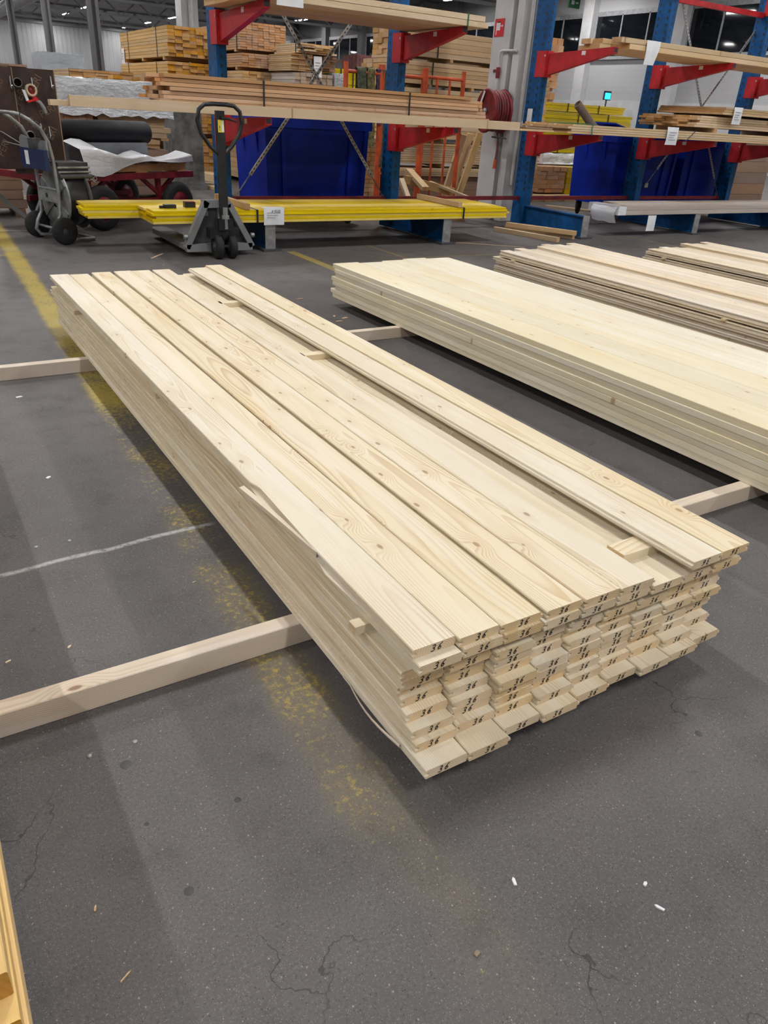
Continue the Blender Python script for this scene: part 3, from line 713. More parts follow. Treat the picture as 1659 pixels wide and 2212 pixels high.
paper('paper_label', 'white paper taped to the panel pile at the far right', (9.32, 6.765, 1.50), .17, .19, .006)
paper('paper_label', 'white paper taped to the thin boards on the lower right arms', (8.13, 6.725, 1.235), .20, .19, .01)
# bottom level at the right: grey battens
t = thing('grey_batten_bundle', 'long greyish batten bundle wrapped in film, lying on the rack feet at the right', 'batten bundle', (7.62, 6.74, .2555))
for lay in range(2):
    for c in range(4): plankX('batten', .0 + .12 * (lay == 1 and c > 1), 4.4, c * .13, c * .13 + .126, lay * .054, lay * .054 + .052, M_GREYB, t)
obj('wrapping', MB().box(-.14, -.002, .0, .50, .0, .10), M_FILMW, t)
fl2 = MB(); fl2.grid([[(-.15 - .03 * math.sin(i), .02 + .1 * j, .09 - i * .045 - .01 * (j % 2)) for j in range(5)] for i in range(5)]); obj('wrapping', fl2, M_FILMW, t)
paper('paper_label', 'white paper hanging below the grey battens at the right', (8.10, 6.735, .25), .15, .185, .004, lines=0)
# bottom level left: yellow boards
t = thing('yellow_board_bundle', 'strapped bundle of bright yellow boards lying on the rack feet', 'board bundle', (1.85, 6.72, .2555))
for lay in range(5):
    for c in range(4):
        xs_ = rb.uniform(-.03, .03); xe = 3.88 + rb.uniform(-.03, .03)
        if c >= 2: xs_ -= .47
        plankX('board', xs_, xe, c * .20 + rb.uniform(-.004, .004), c * .20 + .197, lay * .0215, lay * .0215 + .0205, M_YWOOD, t)
for xx in (.93, 3.26): obj('strap', MB().box(xx, xx + .018, -.012, -.008, 0, .11).box(xx, xx + .018, -.012, .80, .1085, .110), M_BLK, t)
o = obj('support_batten', MB().box(-.022, .022, 0, .8, 0, .05), M_TIMB, None); o.location = (2.70, 6.715, .3665); tag(o, 'short batten lying across the yellow boards beside the pallet truck', 'batten', 'battens across the yellow boards')
o = obj('support_batten', MB().box(-.022, .022, 0, .8, 0, .05), M_TIMB, None); o.location = (5.07, 6.715, .3665); tag(o, 'short batten lying across the yellow boards at their right end', 'batten', 'battens across the yellow boards')
paper('paper_label', 'white paper numbered 4528 hanging on the yellow boards', (2.945, 6.70, .385), .20, .15, .006, text='# 4528', lines=3)
o = obj('black_clamp', MB().box(-.05, .05, -.03, .03, 0, .03).box(-.09, -.04, -.012, .012, 0, .02), M_BLK); o.location = (2.05, 6.9, .3635); tag(o, 'small black tool lying on the yellow boards', 'tool')
o = obj('tape_measure', MB().box(-.045, .045, -.03, .03, 0, .045), M_BLK); o.location = (2.24, 6.95, .3635); tag(o, 'black and red tape measure lying on the yellow boards', 'tape measure')
obj('trim', MB().box(.045, .05, -.03, .03, 0, .045).box(-.045, .045, -.031, .031, .045, .047), M_REDD, o)
# timbers on the floor by the third upright
for i, (a, b_, h, lab) in enumerate(((G(1068, 499), G(1205, 523), .05, 'front one of three short timbers on the floor by the white column'), (G(1092, 494), G(1238, 517), .05, 'middle one of three short timbers on the floor by the white column'), (G(1094, 489, .051), G(1243, 509, .051), .05, 'thick one of the short timbers on the floor by the white column'))):
    d = b_ - a; o = obj('short_timber', tg_mesh(d.length, .06, h, square=True), M_TIMB); o.location = a; o.rotation_euler[2] = math.atan2(-d.x, d.y); tag(o, lab, 'timber', 'short timbers by the column')

# ================================================================== PALLET TRUCK
t = thing('pallet_truck', 'grey hand pallet truck with a black loop handle in front of the rack', 'pallet truck', (2.38, 6.48, 0))
def P(px, py, Y): return A(px, py, Y) - Vector((2.38, 6.48, 0))
for sx in (-.062, .062):
    wl = obj('steering_wheel', MB().lathe([(.02, -.028), (.09, -.028), (.1, -.02), (.1, .02), (.09, .028), (.02, .028)], (sx, 0, .1), (1, 0, 0)), M_RUB, t)
    obj('hub', MB().cyl((sx - .03, 0, .1), (sx + .03, 0, .1), .035), M_DGREY, wl)
obj('axle', MB().cyl((-.1, 0, .1), (.1, 0, .1), .014), M_DGREY, t)
obj('pump', MB().lathe([(.0, .15), (.055, .15), (.06, .17), (.06, .30), (.045, .31), (.04, .40), (.0, .40)], (0, .03, 0), (0, 0, 1), 20).box(-.13, .13, -.02, .08, .17, .25).box(-.06, .06, -.07, .0, .24, .33), M_BLK, t)
obj('pump_rod', MB().cyl((0, -.055, .25), (0, -.055, .42), .02).cyl((0, -.055, .33), (0, -.055, .36), .032), M_GALV, t)
pole = obj('handle_pole', MB().prism([(-.034, -.02), (.034, -.02), (.034, .02), (-.034, .02)], .78, Matrix.Translation((0, -.02, .36))), M_BLK, t)
obj('label', MB().box(-.026, .026, -.043, -.041, .985, 1.075), M_YLAB, pole)
obj('label', MB().box(.004, .022, -.0445, -.043, .99, 1.07), M_PAPER, pole)
text_on(pole, '!', .05, (-.012, -.0445, 1.0), M_BLK)
lp = []
for x, z in ((0, .80), (.09, .88), (.16, .97), (.188, 1.06), (.172, 1.14), (.125, 1.178), (.05, 1.185), (-.05, 1.185), (-.125, 1.178), (-.172, 1.14), (-.188, 1.06), (-.16, .97), (-.09, .88)): lp.append((x, -.02, z))
obj('handle_loop', MB().tube(lp, .0165, 10, True), M_BLK, t)
obj('release_lever', MB().tube([(.0, -.05, 1.09), (.06, -.055, 1.085), (.13, -.06, 1.065)], [.012, .01, .004], 8), M_BLK, t)
obj('chassis', MB().box(-.30, .30, .10, .16, .045, .105).bar((-.30, .13, .075), (-.10, .13, .45), .05, .06, (0, 1, 0)).bar((.30, .13, .075), (.10, .13, .43), .05, .06, (0, 1, 0)).box(-.13, .11, .10, .18, .40, .46), M_GREY, t)
obj('chassis_plate', MB().prism([(-.27, .1), (-.11, .42), (.11, .42), (.27, .1)], .02, Matrix(((1, 0, 0, 0), (0, 0, -1, .175), (0, 1, 0, 0), (0, 0, 0, 1)))), M_DGREY, t)
obj('rating_plate', MB().box(-.16, -.08, .148, .152, .33, .37), M_GREY, t)
for sx in (-1, 1):
    f = obj('fork', MB().prism([(-.08, .16), (-.08, 1.16), (-.055, 1.24), (.055, 1.24), (.08, 1.16), (.08, .16)], .045, Matrix.Translation((sx * .215, 0, .05))), M_GREY, t)
    obj('load_roller', MB().cyl((sx * .215 - .04, 1.02, .041), (sx * .215 + .04, 1.02, .041), .04), M_RUB, f)
    obj('side_bolt', MB().cyl((sx * .29, .11, .17), (sx * .32, .11, .17), .02, 10), M_GALV, t)

# ================================================================== STRAPPING TROLLEY
AX = Vector((-.304, .953, 0)).normalized(); NX = Vector((.953, .304, 0)); UZ = Vector((0, 0, 1))
org = Vector((1.175, 7.655, 0))
t = thing('strapping_trolley', 'grey two wheeled strapping trolley with a large black coil at the left', 'trolley', org)
def V(n, a, z): return NX * n + AX * a + UZ * z
for s_ in (-1, 1):
    wl = obj('wheel', MB().lathe([(.03, -.025), (.10, -.025), (.115, -.012), (.115, .012), (.10, .025), (.03, .025)], V(0, s_ * .247, .115), AX), M_RUB, t)
    obj('hub', MB().lathe([(0, -.02), (.055, -.018), (.06, 0), (.055, .018), (0, .02)], V(0, s_ * .247, .115), AX), M_DGREY, wl)
obj('axle', MB().cyl(V(0, -.25, .115), V(0, .25, .115), .012, 10), M_STEEL, t)
for s_ in (-1, 1):
    obj('frame_tube', MB().tube([V(.33, s_ * .15, .02), V(.12, s_ * .16, .025), V(-.02, s_ * .17, .04), V(-.055, s_ * .17, .09), V(-.03, s_ * .17, .16), V(.02, s_ * .17, .24), V(.03, s_ * .17, .45), V(.02, s_ * .17, .70), V(.0, s_ * .17, .82), V(-.05, s_ * .165, .92), V(-.14, s_ * .16, .99), V(-.20, s_ * .15, 1.02)], .0155, 10), M_STEEL, t)
obj('push_bar', MB().tube([V(-.20, -.15, 1.02), V(-.235, -.12, 1.03), V(-.24, 0, 1.032), V(-.235, .12, 1.03), V(-.20, .15, 1.02)], .0155, 10), M_STEEL, t)
obj('toe_bar', MB().cyl(V(.33, -.15, .02), V(.33, .15, .02), .014), M_STEEL, t)
obj('crossbar', MB().box(-.012, .0, -.17, .17, .335, .345) if False else MB().cyl(V(.03, -.17, .44), V(.03, .17, .44), .012), M_STEEL, t)
Mf = Matrix(((NX.x, AX.x, 0, 0), (NX.y, AX.y, 0, 0), (0, 0, 1, 0), (0, 0, 0, 1)))
cp = obj('cross_plate', MB().box(.015, .025, -.165, .165, .335, .43, Mf), M_STEEL, t)
obj('plate_hole', MB().lathe([(.0, 0), (.022, 0)], V(.0142, .02, .385), NX, 14), M_BLK, cp)
d1 = obj('reel_disc', MB().lathe([(.075, .0), (.25, .0), (.262, .012), (.25, .02), (.075, .02), (.075, 0)], V(.075, 0, .36), NX, 40), M_STEEL, t)
obj('disc_spokes', MB().bar(V(.07, -.2, .22), V(.07, .2, .50), .06, .01, NX).bar(V(.07, -.2, .5), V(.07, .2, .22), .06, .01, NX), M_STEEL, d1)
obj('dark_hub', MB().lathe([(0, 0), (.11, 0)], V(.088, 0, .36), NX, 30), M_BLK, d1)  # flat black disc for the reel's dark hub
obj('strapping_coil', MB().lathe([(.07, .02), (.225, .02), (.23, .03), (.23, .19), (.225, .2), (.07, .2)], V(.08, 0, .36), NX, 40), M_BLK, t)
obj('reel_disc', MB().lathe([(.075, .0), (.25, .0), (.262, .010), (.25, .02), (.075, .02), (.075, 0)], V(.285, 0, .36), NX, 40), M_DGREY, t)
bx = obj('tool_tray', MB().box(-.06, -.02, -.19, .24, .60, .76, Mf), M_BLUEBOX, t)
obj('label', MB().box(-.064, -.0605, .09, .15, .63, .74, Mf), M_PAPER, bx)
obj('tray_cover', MB().prism([(.06, .76), (.09, .84), (.2, .86), (.24, .83), (.25, .76)], .012, Matrix(((0, 0, NX.x, -.05 * NX.x), (0, 0, 0, 0), (0, 1, 0, 0), (0, 0, 0, 1))) if False else Matrix(((AX.x, 0, NX.x, -.05 * NX.x), (AX.y, 0, NX.y, -.05 * NX.y), (0, 1, 0, 0), (0, 0, 0, 1)))), M_GREY, t)
obj('side_plate', MB().prism([(-.19, .70), (-.05, .70), (-.035, .75), (-.05, .80), (-.09, .83), (-.19, .83)], .012, Matrix(((AX.x, 0, NX.x, -.03 * NX.x), (AX.y, 0, NX.y, -.03 * NX.y), (0, 1, 0, 0), (0, 0, 0, 1)))), M_GALV, t)
obj('clamp_tool', MB().box(-.06, .02, -.02, .07, .76, .84, Mf), M_DGREY, t)
gb = obj('guide_box', MB().box(.08, .36, -.10, .10, .645, .66, Mf).box(.08, .36, -.13, -.10, .56, .66, Mf), M_DGREY, t)
for i, (n_, z_) in enumerate(((.0, .62), (.0, .585), (.0, .55))):
    obj('guide_roller', MB().cyl(V(.06, -.15 - .012 * i, z_), V(.36, -.15 - .012 * i, z_), [.009, .009, .02][i], 10), M_STEEL if i < 2 else M_DGREY, gb)
obj('strap_tail', MB().tube([V(.33, -.17, .55), V(.38, -.19, .50)], .006, 6), M_GALV, gb)
obj('wire', MB().tube([V(-.05, .24, .79), V(-.10, .42, .86), V(-.12, .50, .88)], .004, 6).tube([V(-.05, .24, .77), V(-.10, .46, .79)], .004, 6), M_GALV, t)

# ================================================================== RED CART WITH PLYWOOD PANEL
CA = math.radians(27); cdir = Vector((math.cos(CA), math.sin(CA), 0))
cart = thing('flatbed_cart', 'red steel flatbed cart on black pneumatic tyres', 'cart', (1.62, 8.16, 0), CA)
obj('deck_rim', MB().box(-.38, 1.42, -.03, .0, .455, .515).box(-.38, 1.42, .80, .83, .455, .515).box(-.38, -.35, 0, .80, .455, .515).box(1.39, 1.42, 0, .80, .455, .515), M_REDD, cart)
obj('deck', MB().box(-.35, 1.39, 0, .80, .485, .505), M_BROWN, cart)
fr = MB()
for y in (.03, .77):
    fr.bar((-.1, y, .24), (1.2, y, .24), .04, .05)
    for x in (.05, .95): fr.bar((x, y, .2), (x, y, .47), .045, .045).bar((x, y, .30), (x + .22, y, .46), .035, .035).bar((x, y, .30), (x - .22, y, .46), .035, .035)
fr.bar((.05, 0, .2), (.05, .8, .2), .05, .05).bar((.95, 0, .2), (.95, .8, .2), .05, .05)
obj('undercarriage', fr, M_REDD, cart)
for x, y in ((.14, -.03), (1.16, -.03), (.14, .83), (1.16, .83)):
    wl = obj('tyre', MB().lathe([(.11, -.045), (.17, -.055), (.205, -.03), (.21, 0), (.205, .03), (.17, .055), (.11, .045)], (x, y, .21), (0, 1, 0), 32), M_RUB, cart)
    obj('rim', MB().lathe([(0, -.02), (.03, -.05), (.05, -.03), (.115, -.045), (.12, 0), (.115, .045), (.05, .03), (0, .03)], (x, y, .21), (0, 1, 0), 24), M_REDD, wl)
text_on(cart, 'MARVIO', .055, (.02, -.031, .463), M_SIGNW)
MC = Matrix.Translation((1.62, 8.16, 0)) @ Matrix.Rotation(CA, 4, 'Z'); MCi = MC.inverted()
q0, q1 = MCi @ A(72, 486, 8.45), MCi @ A(0, 424, 8.35)
q0.z = max(q0.z, .04)
obj('drawbar', MB().bar(q0, q0 + (q1 - q0) * 1.7, .045, .035), M_GREY, cart)
obj('drawbar_arm', MB().bar(q0, (-.36, .10, .42), .035, .03), M_GREY, cart)
# pallet and rolls on the cart
pl = thing('pallet', 'wooden pallet lying on the red cart', 'pallet', (1.62, 8.16, .507), CA)
for y in (.02, .36, .70): obj('bearer', MB().box(.1, 1.36, y, y + .09, .018, .085), M_TIMB, pl)
for x in (.1, .38, .66, .94, 1.22): obj('slat', MB().box(x, x + .14, .0, .80, .087, .107), M_BROWN, pl); 
for x in (.1, .66, 1.22): obj('slat', MB().box(x, x + .14, .0, .80, .0, .017), M_TIMB, pl)
rl = thing('film_roll', 'big roll of black plastic film lying on the red cart', 'roll', (1.62, 8.16, .616), CA)
obj('roll', MB().lathe([(0, 0), (.10, 0), (.11, .02), (.11, 1.22), (.10, 1.24), (0, 1.24)], (-.1, .36, .25), (1, 0, 0), 28), M_BLACKF, rl)
obj('grey_sheet', MB().box(.05, 1.05, .25, .40, .0, .16), M_GREYS, rl)
sh = thing('plastic_sheet', 'white plastic sheet hanging over the side of the red cart', 'sheet', (1.62, 8.16, .0), CA)
Pg = []
for i in range(15):
    u = i / 14; x = -.05 + u * 1.45; R = []
    dr = .13 * math.exp(-((u - .12) / .22) ** 2) + .02 + .012 * math.sin(9 * u)
    hi = .18 * math.exp(-((u - .08) / .25) ** 2) + (.07 * math.exp(-((u - .55) / .08) ** 2)) + (.07 * u ** 6)
    for j in range(9):
        v = j / 8
        if v < .5: R.append((x, .20 - v * .42, .632 + hi * (1 - v * .7) + .008 * math.sin(13 * u + 5 * v)))
        else:
            w_ = (v - .5) * 2; R.append((x + .04 * w_, -.045 - .02 * math.sin(9 * u + 2) * w_, .632 + hi * .65 - (dr + hi * .65) * w_ * .92))
    Pg.append(R)
b = MB(); b.grid(Pg); obj('sheet', b, M_FILMW, sh)
# film-faced plywood tool board
pb = thing('plywood_tool_board', 'dark brown printed plywood tool board standing at the end of the red cart', 'tool board', (1.02, 8.14, .50))
obj('panel', MB().box(.0, .44, .0, .018, .02, .87), M_PLY, pb)
obj('panel', MB().box(-.25, .09, -.022, -.002, .06, .87), M_PLY, pb)
obj('panel_edge', MB().box(.44, .448, .0, .018, .02, .87), M_PLYEDGE, pb); obj('panel_edge', MB().box(.09, .097, -.022, -.002, .42, .87), M_PLYEDGE, pb)
for x, z, r in ((.30, .74, 60), (.36, .52, 28), (.22, .40, -35), (.37, .33, 60), (.28, .18, 30), (.16, .64, 62), (.17, .20, 60), (.33, .08, -55)):
    text_on(pb, 'PERI', .085, (x, -.0015, z), M_PLYTXT, (PI / 2, -math.radians(r), 0), 'print')
for x, z, r in ((-.02, .70, 60), (.02, .45, -58), (-.05, .22, 60)): text_on(pb, 'PERI', .08, (x, -.0235, z), M_PLYTXT, (PI / 2, -math.radians(r), 0), 'print')
def hook(x, z, y=-.0): obj('hook', MB().tube([(x, y - .006, z + .10), (x, y - .012, z + .02), (x, y - .03, z), (x, y - .06, z + .005), (x, y - .075, z + .03)], .006, 8), M_GALV, pb)
hook(.41, .72); hook(.25, .70); hook(.07, .70, -.022); hook(.27, .34); hook(.34, .32); hook(.12, .28, 0)
def stub(x, z, lab, y=0.0):
    o = obj('plastic_pipe', MB().tube([(0, 0, 0), (-.02, -.16, 0)], .036, 18, caps=False).tube([(-.02, -.16, 0), (0, 0, 0)], .031, 18, caps=False).lathe([(.031, 0), (.036, 0)], (-.02, -.16, 0), (0, 1, 0), 18), M_GREY)
    o.location = (1.02 + x, 8.14 + y, .5 + z); tag(o, lab, 'pipe', 'grey pipe stubs on the plywood board')
stub(.13, .755, 'short grey pipe stub at the top of the plywood board', -.004); stub(.17, .345, 'short grey pipe stub low on the plywood board', -.004)
td = thing('tape_dispenser', 'red and grey hand tape dispenser with tan tape hanging on the plywood board', 'tape dispenser', (1.24, 8.08, 1.17))
obj('tape_roll', MB().lathe([(.034, -.025), (.05, -.025), (.05, .025), (.034, .025), (.034, -.025)], (.0, 0, .03), (.25, -.95, .1), 26), M_TAPE, td)
obj('core', MB().lathe([(0, -.02), (.012, -.02), (.033, -.012), (.033, .012), (0, .02)], (0, 0, .03), (.25, -.95, .1), 20), M_REDD, td)
obj('frame', MB().bar((.0, 0, .0), (.045, -.01, -.05), .03, .03).bar((-.045, -.02, -.06), (.04, -.01, -.035), .03, .016), M_SIGNR, td)
obj('guard', MB().prism([(-.075, .035), (-.05, .03), (-.025, -.065), (-.05, -.055)], .03, Matrix(((1, 0, 0, 0), (0, 0, 1, -.03), (0, 1, 0, 0), (0, 0, 0, 1)))), M_PAPER, td)
obj('grip', MB().tube([(.03, -.01, -.045), (.06, -.01, -.06), (.085, -.01, -.10), (.10, -.01, -.145)], [.014, .016, .017, .014], 10), M_GREY, td)

# ================================================================== BINS
def bin_(x0, x1, y0, y1, label, lid=True, top=1.10):
    t = thing('waste_container', label, 'container', (x0, y0, 0), 0, 'large blue wheeled containers behind the rack')
    w, d = x1 - x0, y1 - y0; tp = .035
    b = MB(); vs = [(tp, tp * .6, .2), (w - tp, tp * .6, .2), (w - tp, d - tp * .6, .2), (tp, d - tp * .6, .2), (0, 0, top - .06), (w, 0, top - .06), (w, d, top - .06), (0, d, top - .06)]
    b.add(vs, [(3, 2, 1, 0), (0, 1, 5, 4), (1, 2, 6, 5), (2, 3, 7, 6), (3, 0, 4, 7)])
    obj('body', b, M_BIN, t)
    obj('rim', MB().box(-.035, w + .035, -.035, .0, top - .09, top).box(-.035, w + .035, d, d + .035, top - .09, top).box(-.035, 0, 0, d, top - .09, top).box(w, w + .035, 0, d, top - .09, top), M_BIN, t)
    for i, f in enumerate((0.02, .17, .83, .98)):
        x_ = w * f; s_ = tp * (1 - 2 * f)
        obj('rib', MB().bar((x_ + s_, tp * .6 - .012, .22), (x_, -.012, top - .07), .05, .03, (0, 1, 0)), M_BIN, t)
    for f in (.25, .7): obj('rib', MB().bar((-.014, d * f, top - .09), (.03, d * f, top - .36), .05, .035, (1, 0, 0)), M_BIN, t)
    for cx_, cy_ in ((.17, .1), (w - .17, .1), (.17, d - .1), (w - .17, d - .1)):
        c = obj('caster', MB().lathe([(0, -.02), (.085, -.02), (.1, -.01), (.1, .01), (.085, .02), (0, .02)], (cx_, cy_, .1), (-.5, .86, 0), 20), M_RUB, t)
        obj('fork', MB().box(cx_ - .035, cx_ - .028, cy_ - .03, cy_ + .03, .09, .2).box(cx_ + .028, cx_ + .035, cy_ - .03, cy_ + .03, .09, .2), M_DGREY, c)
    if lid: obj('lid', MB().box(-.03, w + .03, -.03, d + .03, top, top + .03), M_BIN, t)
    return t
bin_(3.52, 4.80, 8.24, 9.1, 'large blue container behind the yellow boards, between the first two uprights', top=1.09)
t = bin_(8.72, 10.02, 8.12, 8.92, 'large blue container holding a cardboard tube, right of the white column', False, 1.10)
obj('lid', MB().bar((.1, .80, 1.12), (1.3, .86, 1.16), .5, .02), M_BIN, t); obj('lid', MB().bar((.05, .35, 1.24), (.75, .5, 1.13), .36, .02), M_BIN, t)
bin_(10.2, 11.5, 8.14, 8.94, 'large blue container at the far right behind the rack')
ta, tb = A(1247, 224, 8.62), A(1287, 282, 8.55)
o = obj('cardboard_tube', MB().tube([(0, 0, 0), ta - tb], .055, 22, caps=False).tube([ta - tb, (0, 0, 0)], .048, 22, caps=False).lathe([(.048, 0), (.055, 0)], ta - tb, ta - tb, 22), M_CARD); o.location = tb; tag(o, 'brown cardboard tube leaning out of the blue container', 'tube')

# ================================================================== ORANGE FRAMES AND STRAPS
YF = 9.35
def ladder(px0, px1, ytop0, ytop1, rungs, label):
    a, c = A(px0, ytop0, YF), A(px1, ytop1, YF); x0, x1 = a.x, c.x; zt = min(a.z, c.z)
    t = thing('orange_frame', label, 'frame', (x0, YF, 0), 0, 'orange tubular frames')
    w = x1 - x0
    for x in (0, w): obj('post', MB().cyl((x, 0, .02), (x, 0, zt), .03, 14), M_ORG, t)
    obj('rail', MB().cyl((0, 0, zt - .1), (w, 0, zt - .1), .022, 10), M_ORG, t); obj('rail', MB().cyl((0, 0, .12), (w, 0, .12), .022, 10), M_ORG, t)
    for r in rungs: obj('rung', MB().cyl((w * r, 0, .12), (w * r, 0, zt - .1), .016, 10), M_ORG, t)
    for x in (0, w): obj('foot', MB().box(x - .05, x + .05, -.05, .05, 0, .02), M_DGREY, t)
ladder(748, 824, 127, 140, (), 'orange tubular frame with straps hung over it')
ladder(828, 917, 140, 142, (), 'orange tubular frame half hidden by the second upright')
ladder(922, 1003, 142, 155, (.3, .64), 'orange tubular frame with two inner bars beside the hose reel')
xr0, xr1 = A(770, 150, YF).x, A(835, 150, YF).x; zr = 1.655
for i, (u, w_, mt, lab, L1, L2) in enumerate(((.0, .13, M_WEB1, 'olive webbing strap hung over the orange frame, leftmost', .75, .5), (.36, .11, M_WEB2, 'khaki webbing strap hung over the orange frame, in the middle', .85, .6), (.68, .08, M_WEB3, 'purple webbing strap hung over the orange frame, rightmost', .6, .5), (.85, .06, M_WEB1, 'narrow olive strap hanging in a long loop below the shelf', 1.1, 1.0))):
    x = xr0 + (xr1 - xr0) * u; P_ = []
    for k in range(25):
        v = k / 24
        if v < .44: y_, z_ = -.03 - .02 * math.sin(7 * v + i), zr - L1 * (1 - v / .44)
        elif v < .56: a_ = (v - .44) / .12 * PI; y_, z_ = -.031 * math.cos(a_), zr + .028 * math.sin(a_)
        else: y_, z_ = .032 + .01 * math.sin(8 * v), zr - L2 * (v - .56) / .44
        P_.append([(x + w_ * j / 6 + .006 * math.sin(11 * v + j), y_ - .007 * (j % 2), z_) for j in range(7)])
    b = MB(); b.grid(P_); o = obj('webbing_strap', b, mt); o.location = (0, YF, 0); tag(o, lab, 'strap', 'webbing straps on the orange frame')

# ================================================================== FIRE HOSE REEL AND SIGN
RX = Vector((.99, -.12, 0)).normalized()
t = thing('fire_hose_reel', 'dark red fire hose reel mounted on the white column', 'hose reel', (6.735, 8.42, 1.29))
obj('reel_plate', MB().lathe([(0, -.012), (.2, -.012), (.235, -.03), (.25, -.02), (.25, -.005), (.235, .0), (0, .0)], RX * -.10, RX, 44), M_REDD, t)
obj('reel_plate', MB().lathe([(0, 0), (.235, 0), (.25, .01), (.25, .025), (.235, .03), (0, .012)], RX * .10, RX, 44), M_REDD, t)
M_HOSE = plain('red_hose', (.17, .02, .025), .5, nv=.2)
for k in range(5): obj('hose_turn', MB().tube([RX * (-.075 + .038 * k) + (RX.cross(UZ) * math.cos(2 * PI * i / 36) + UZ * math.sin(2 * PI * i / 36)) * (.21 if k % 2 else .215) for i in range(36)], .019, 8, True), M_HOSE, t)
obj('hub', MB().lathe([(0, -.03), (.03, -.03), (.035, 0), (0, .02)], RX * -.11, RX, 18), M_GALV, t)
obj('sticker', MB().box(-.018, .018, -.10, .10, 0, .0015, Matrix.Translation(RX * -.116 + Vector((0, .10, .13))) @ RX.to_track_quat('Z', 'Y').to_matrix().to_4x4() @ Matrix.Rotation(.5, 4, 'Z')), M_PAPER, t)
obj('bracket', MB().bar((.10, .0, 0), (.174, .0, 0), .08, .12), M_REDD, t)
obj('hose_end', MB().tube([(.12, .05, -.2), (.14, .02, -.3), (.12, -.01, -.45), (.10, -.02, -.55)], .013, 8), M_HOSE, t)
obj('nozzle', MB().tube([(.10, -.02, -.55), (.098, -.02, -.66)], [.018, .024], 12), M_ORG, t)
obj('guide_arm', MB().tube([(.144, .02, -.30), (.02, .0, -.29), (.02, -.12, -.29), (.144, -.14, -.30)], .009, 8), M_DGREY, t)
t = thing('fire_hose_sign', 'square red sign with a white hose reel pictogram on the column', 'sign', (6.908, 8.70, 2.21), -PI / 2)
obj('plate', MB().box(-.092, .092, -.004, 0, -.095, .095), M_SIGNR, t)
b = MB()
for i in range(5): b.box(-.050, .018, -.0052, -.0042, -.028 + i * .0185, -.012 + i * .0185)
b.box(-.060, -.046, -.0052, -.0042, -.075, .055).box(-.046, .020, -.0052, -.0042, .052, .062).box(.020, .05, -.0052, -.0042, .012, .022)
b.lathe([(0, -.0052), (.013, -.0052)], (.058, 0, .018), (0, 1, 0), 14)
obj('pictogram', b, M_SIGNW, t)
# exit sign and lit screen at the right
p = G(1240, 8, 5.5) if False else A(1240, 6, 24.0)
t = thing('exit_sign', 'green emergency exit sign hanging near the windows at the top', 'sign', p)
obj('sign_box', MB().box(-.26, .26, -.04, .04, -.16, .12), M_SIGNG, t); obj('pictogram', MB().box(-.16, -.02, -.045, -.042, -.06, .06).box(.04, .18, -.045, -.042, -.02, .02), M_SIGNW, t)
obj('hanger', MB().cyl((-.2, 0, .12), (-.2, 0, CEIL - p.z), .012, 6).cyl((.2, 0, .12), (.2, 0, CEIL - p.z), .012, 6), M_GREY, t)
p = A(1312, 207, 24.0)
t = thing('lit_screen', 'small bright cyan screen in front of the white brick wall', 'screen', (p.x, p.y, 0))
obj('screen', MB().box(-.15, .15, -.03, -.02, p.z - .12, p.z + .10), M_SCREEN, t); obj('case', MB().box(-.18, .18, -.02, .04, p.z - .15, p.z + .16), M_BLK, t); obj('stand', MB().cyl((0, .02, .02), (0, .02, p.z), .03).box(-.25, .25, -.2, .2, 0, .03), M_DGREY, t)

# ================================================================== TIMBER PACKS BEHIND
PK = random.Random(9)
def pack(label, x0, x1, y0, y1, z0, z1, nr, nc, mat, axis='Y', jit=.02, straps=(), bat=.0, smat=None, name='timber_pack', part='timber', cat='timber pack', group='timber packs at the back'):
    """a strapped pack of timbers: ends face the aisle (axis Y) or the long side does (axis X); bat = height of the battens under it"""
    t = thing(name, label, cat, (x0, y0, z0), 0, group)
    W_, D_, H_ = x1 - x0, y1 - y0, z1 - z0 - bat; th = H_ / nr
    if axis == 'Y':
        cw = W_ / nc; mes = [tg_mesh(D_ + d, cw - .004, th - .003, square=True) for d in (0, .01, -.01)]
        for me in mes: me.materials.append(mat)
        for r in range(nr):
            for c in range(nc):
                o = obj(part, PK.choice(mes), None, t); o.location = (cw * (c + .5), PK.uniform(-jit, jit), bat + r * th)
        for s_ in straps:
            yy = D_ * s_; obj('strap', MB().box(-.006, -.003, yy, yy + .02, bat, H_ + bat).box(-.006, W_ + .006, yy, yy + .02, H_ + bat, H_ + bat + .003), smat or M_BLK, t)
        if bat:
            for s_ in (.08, .5, .9): obj('batten', MB().box(0, W_, D_ * s_, D_ * s_ + .09, 0, bat - .002), mat, t)
    else:
        cw = D_ / nc; mes = [tg_mesh(W_ + d, cw - .004, th - .003, square=True) for d in (0, .015, -.015)]
        for me in mes: me.materials.append(mat)
        for r in range(nr):
            for c in range(nc):
                o = obj(part, PK.choice(mes), None, t); o.location = (PK.uniform(-jit, jit), cw * (c + .5) + PK.uniform(-.006, .006), bat + r * th); o.rotation_euler[2] = -PI / 2
        for s_ in straps:
            xx = W_ * s_; obj('strap', MB().box(xx, xx + .02, -.012, -.008, bat, H_ + bat).box(xx, xx + .02, -.012, D_, H_ + bat, H_ + bat + .003), smat or M_BLK, t)
        if bat:
            n = max(2, int(W_ / .75))
            for i in range(n + 1): obj('batten', MB().box(W_ * i / n - (.1 if i == n else 0), W_ * i / n + (.1 if i == 0 else .05 * (i < n)), 0, D_, 0, bat - .002), mat, t)
    return t
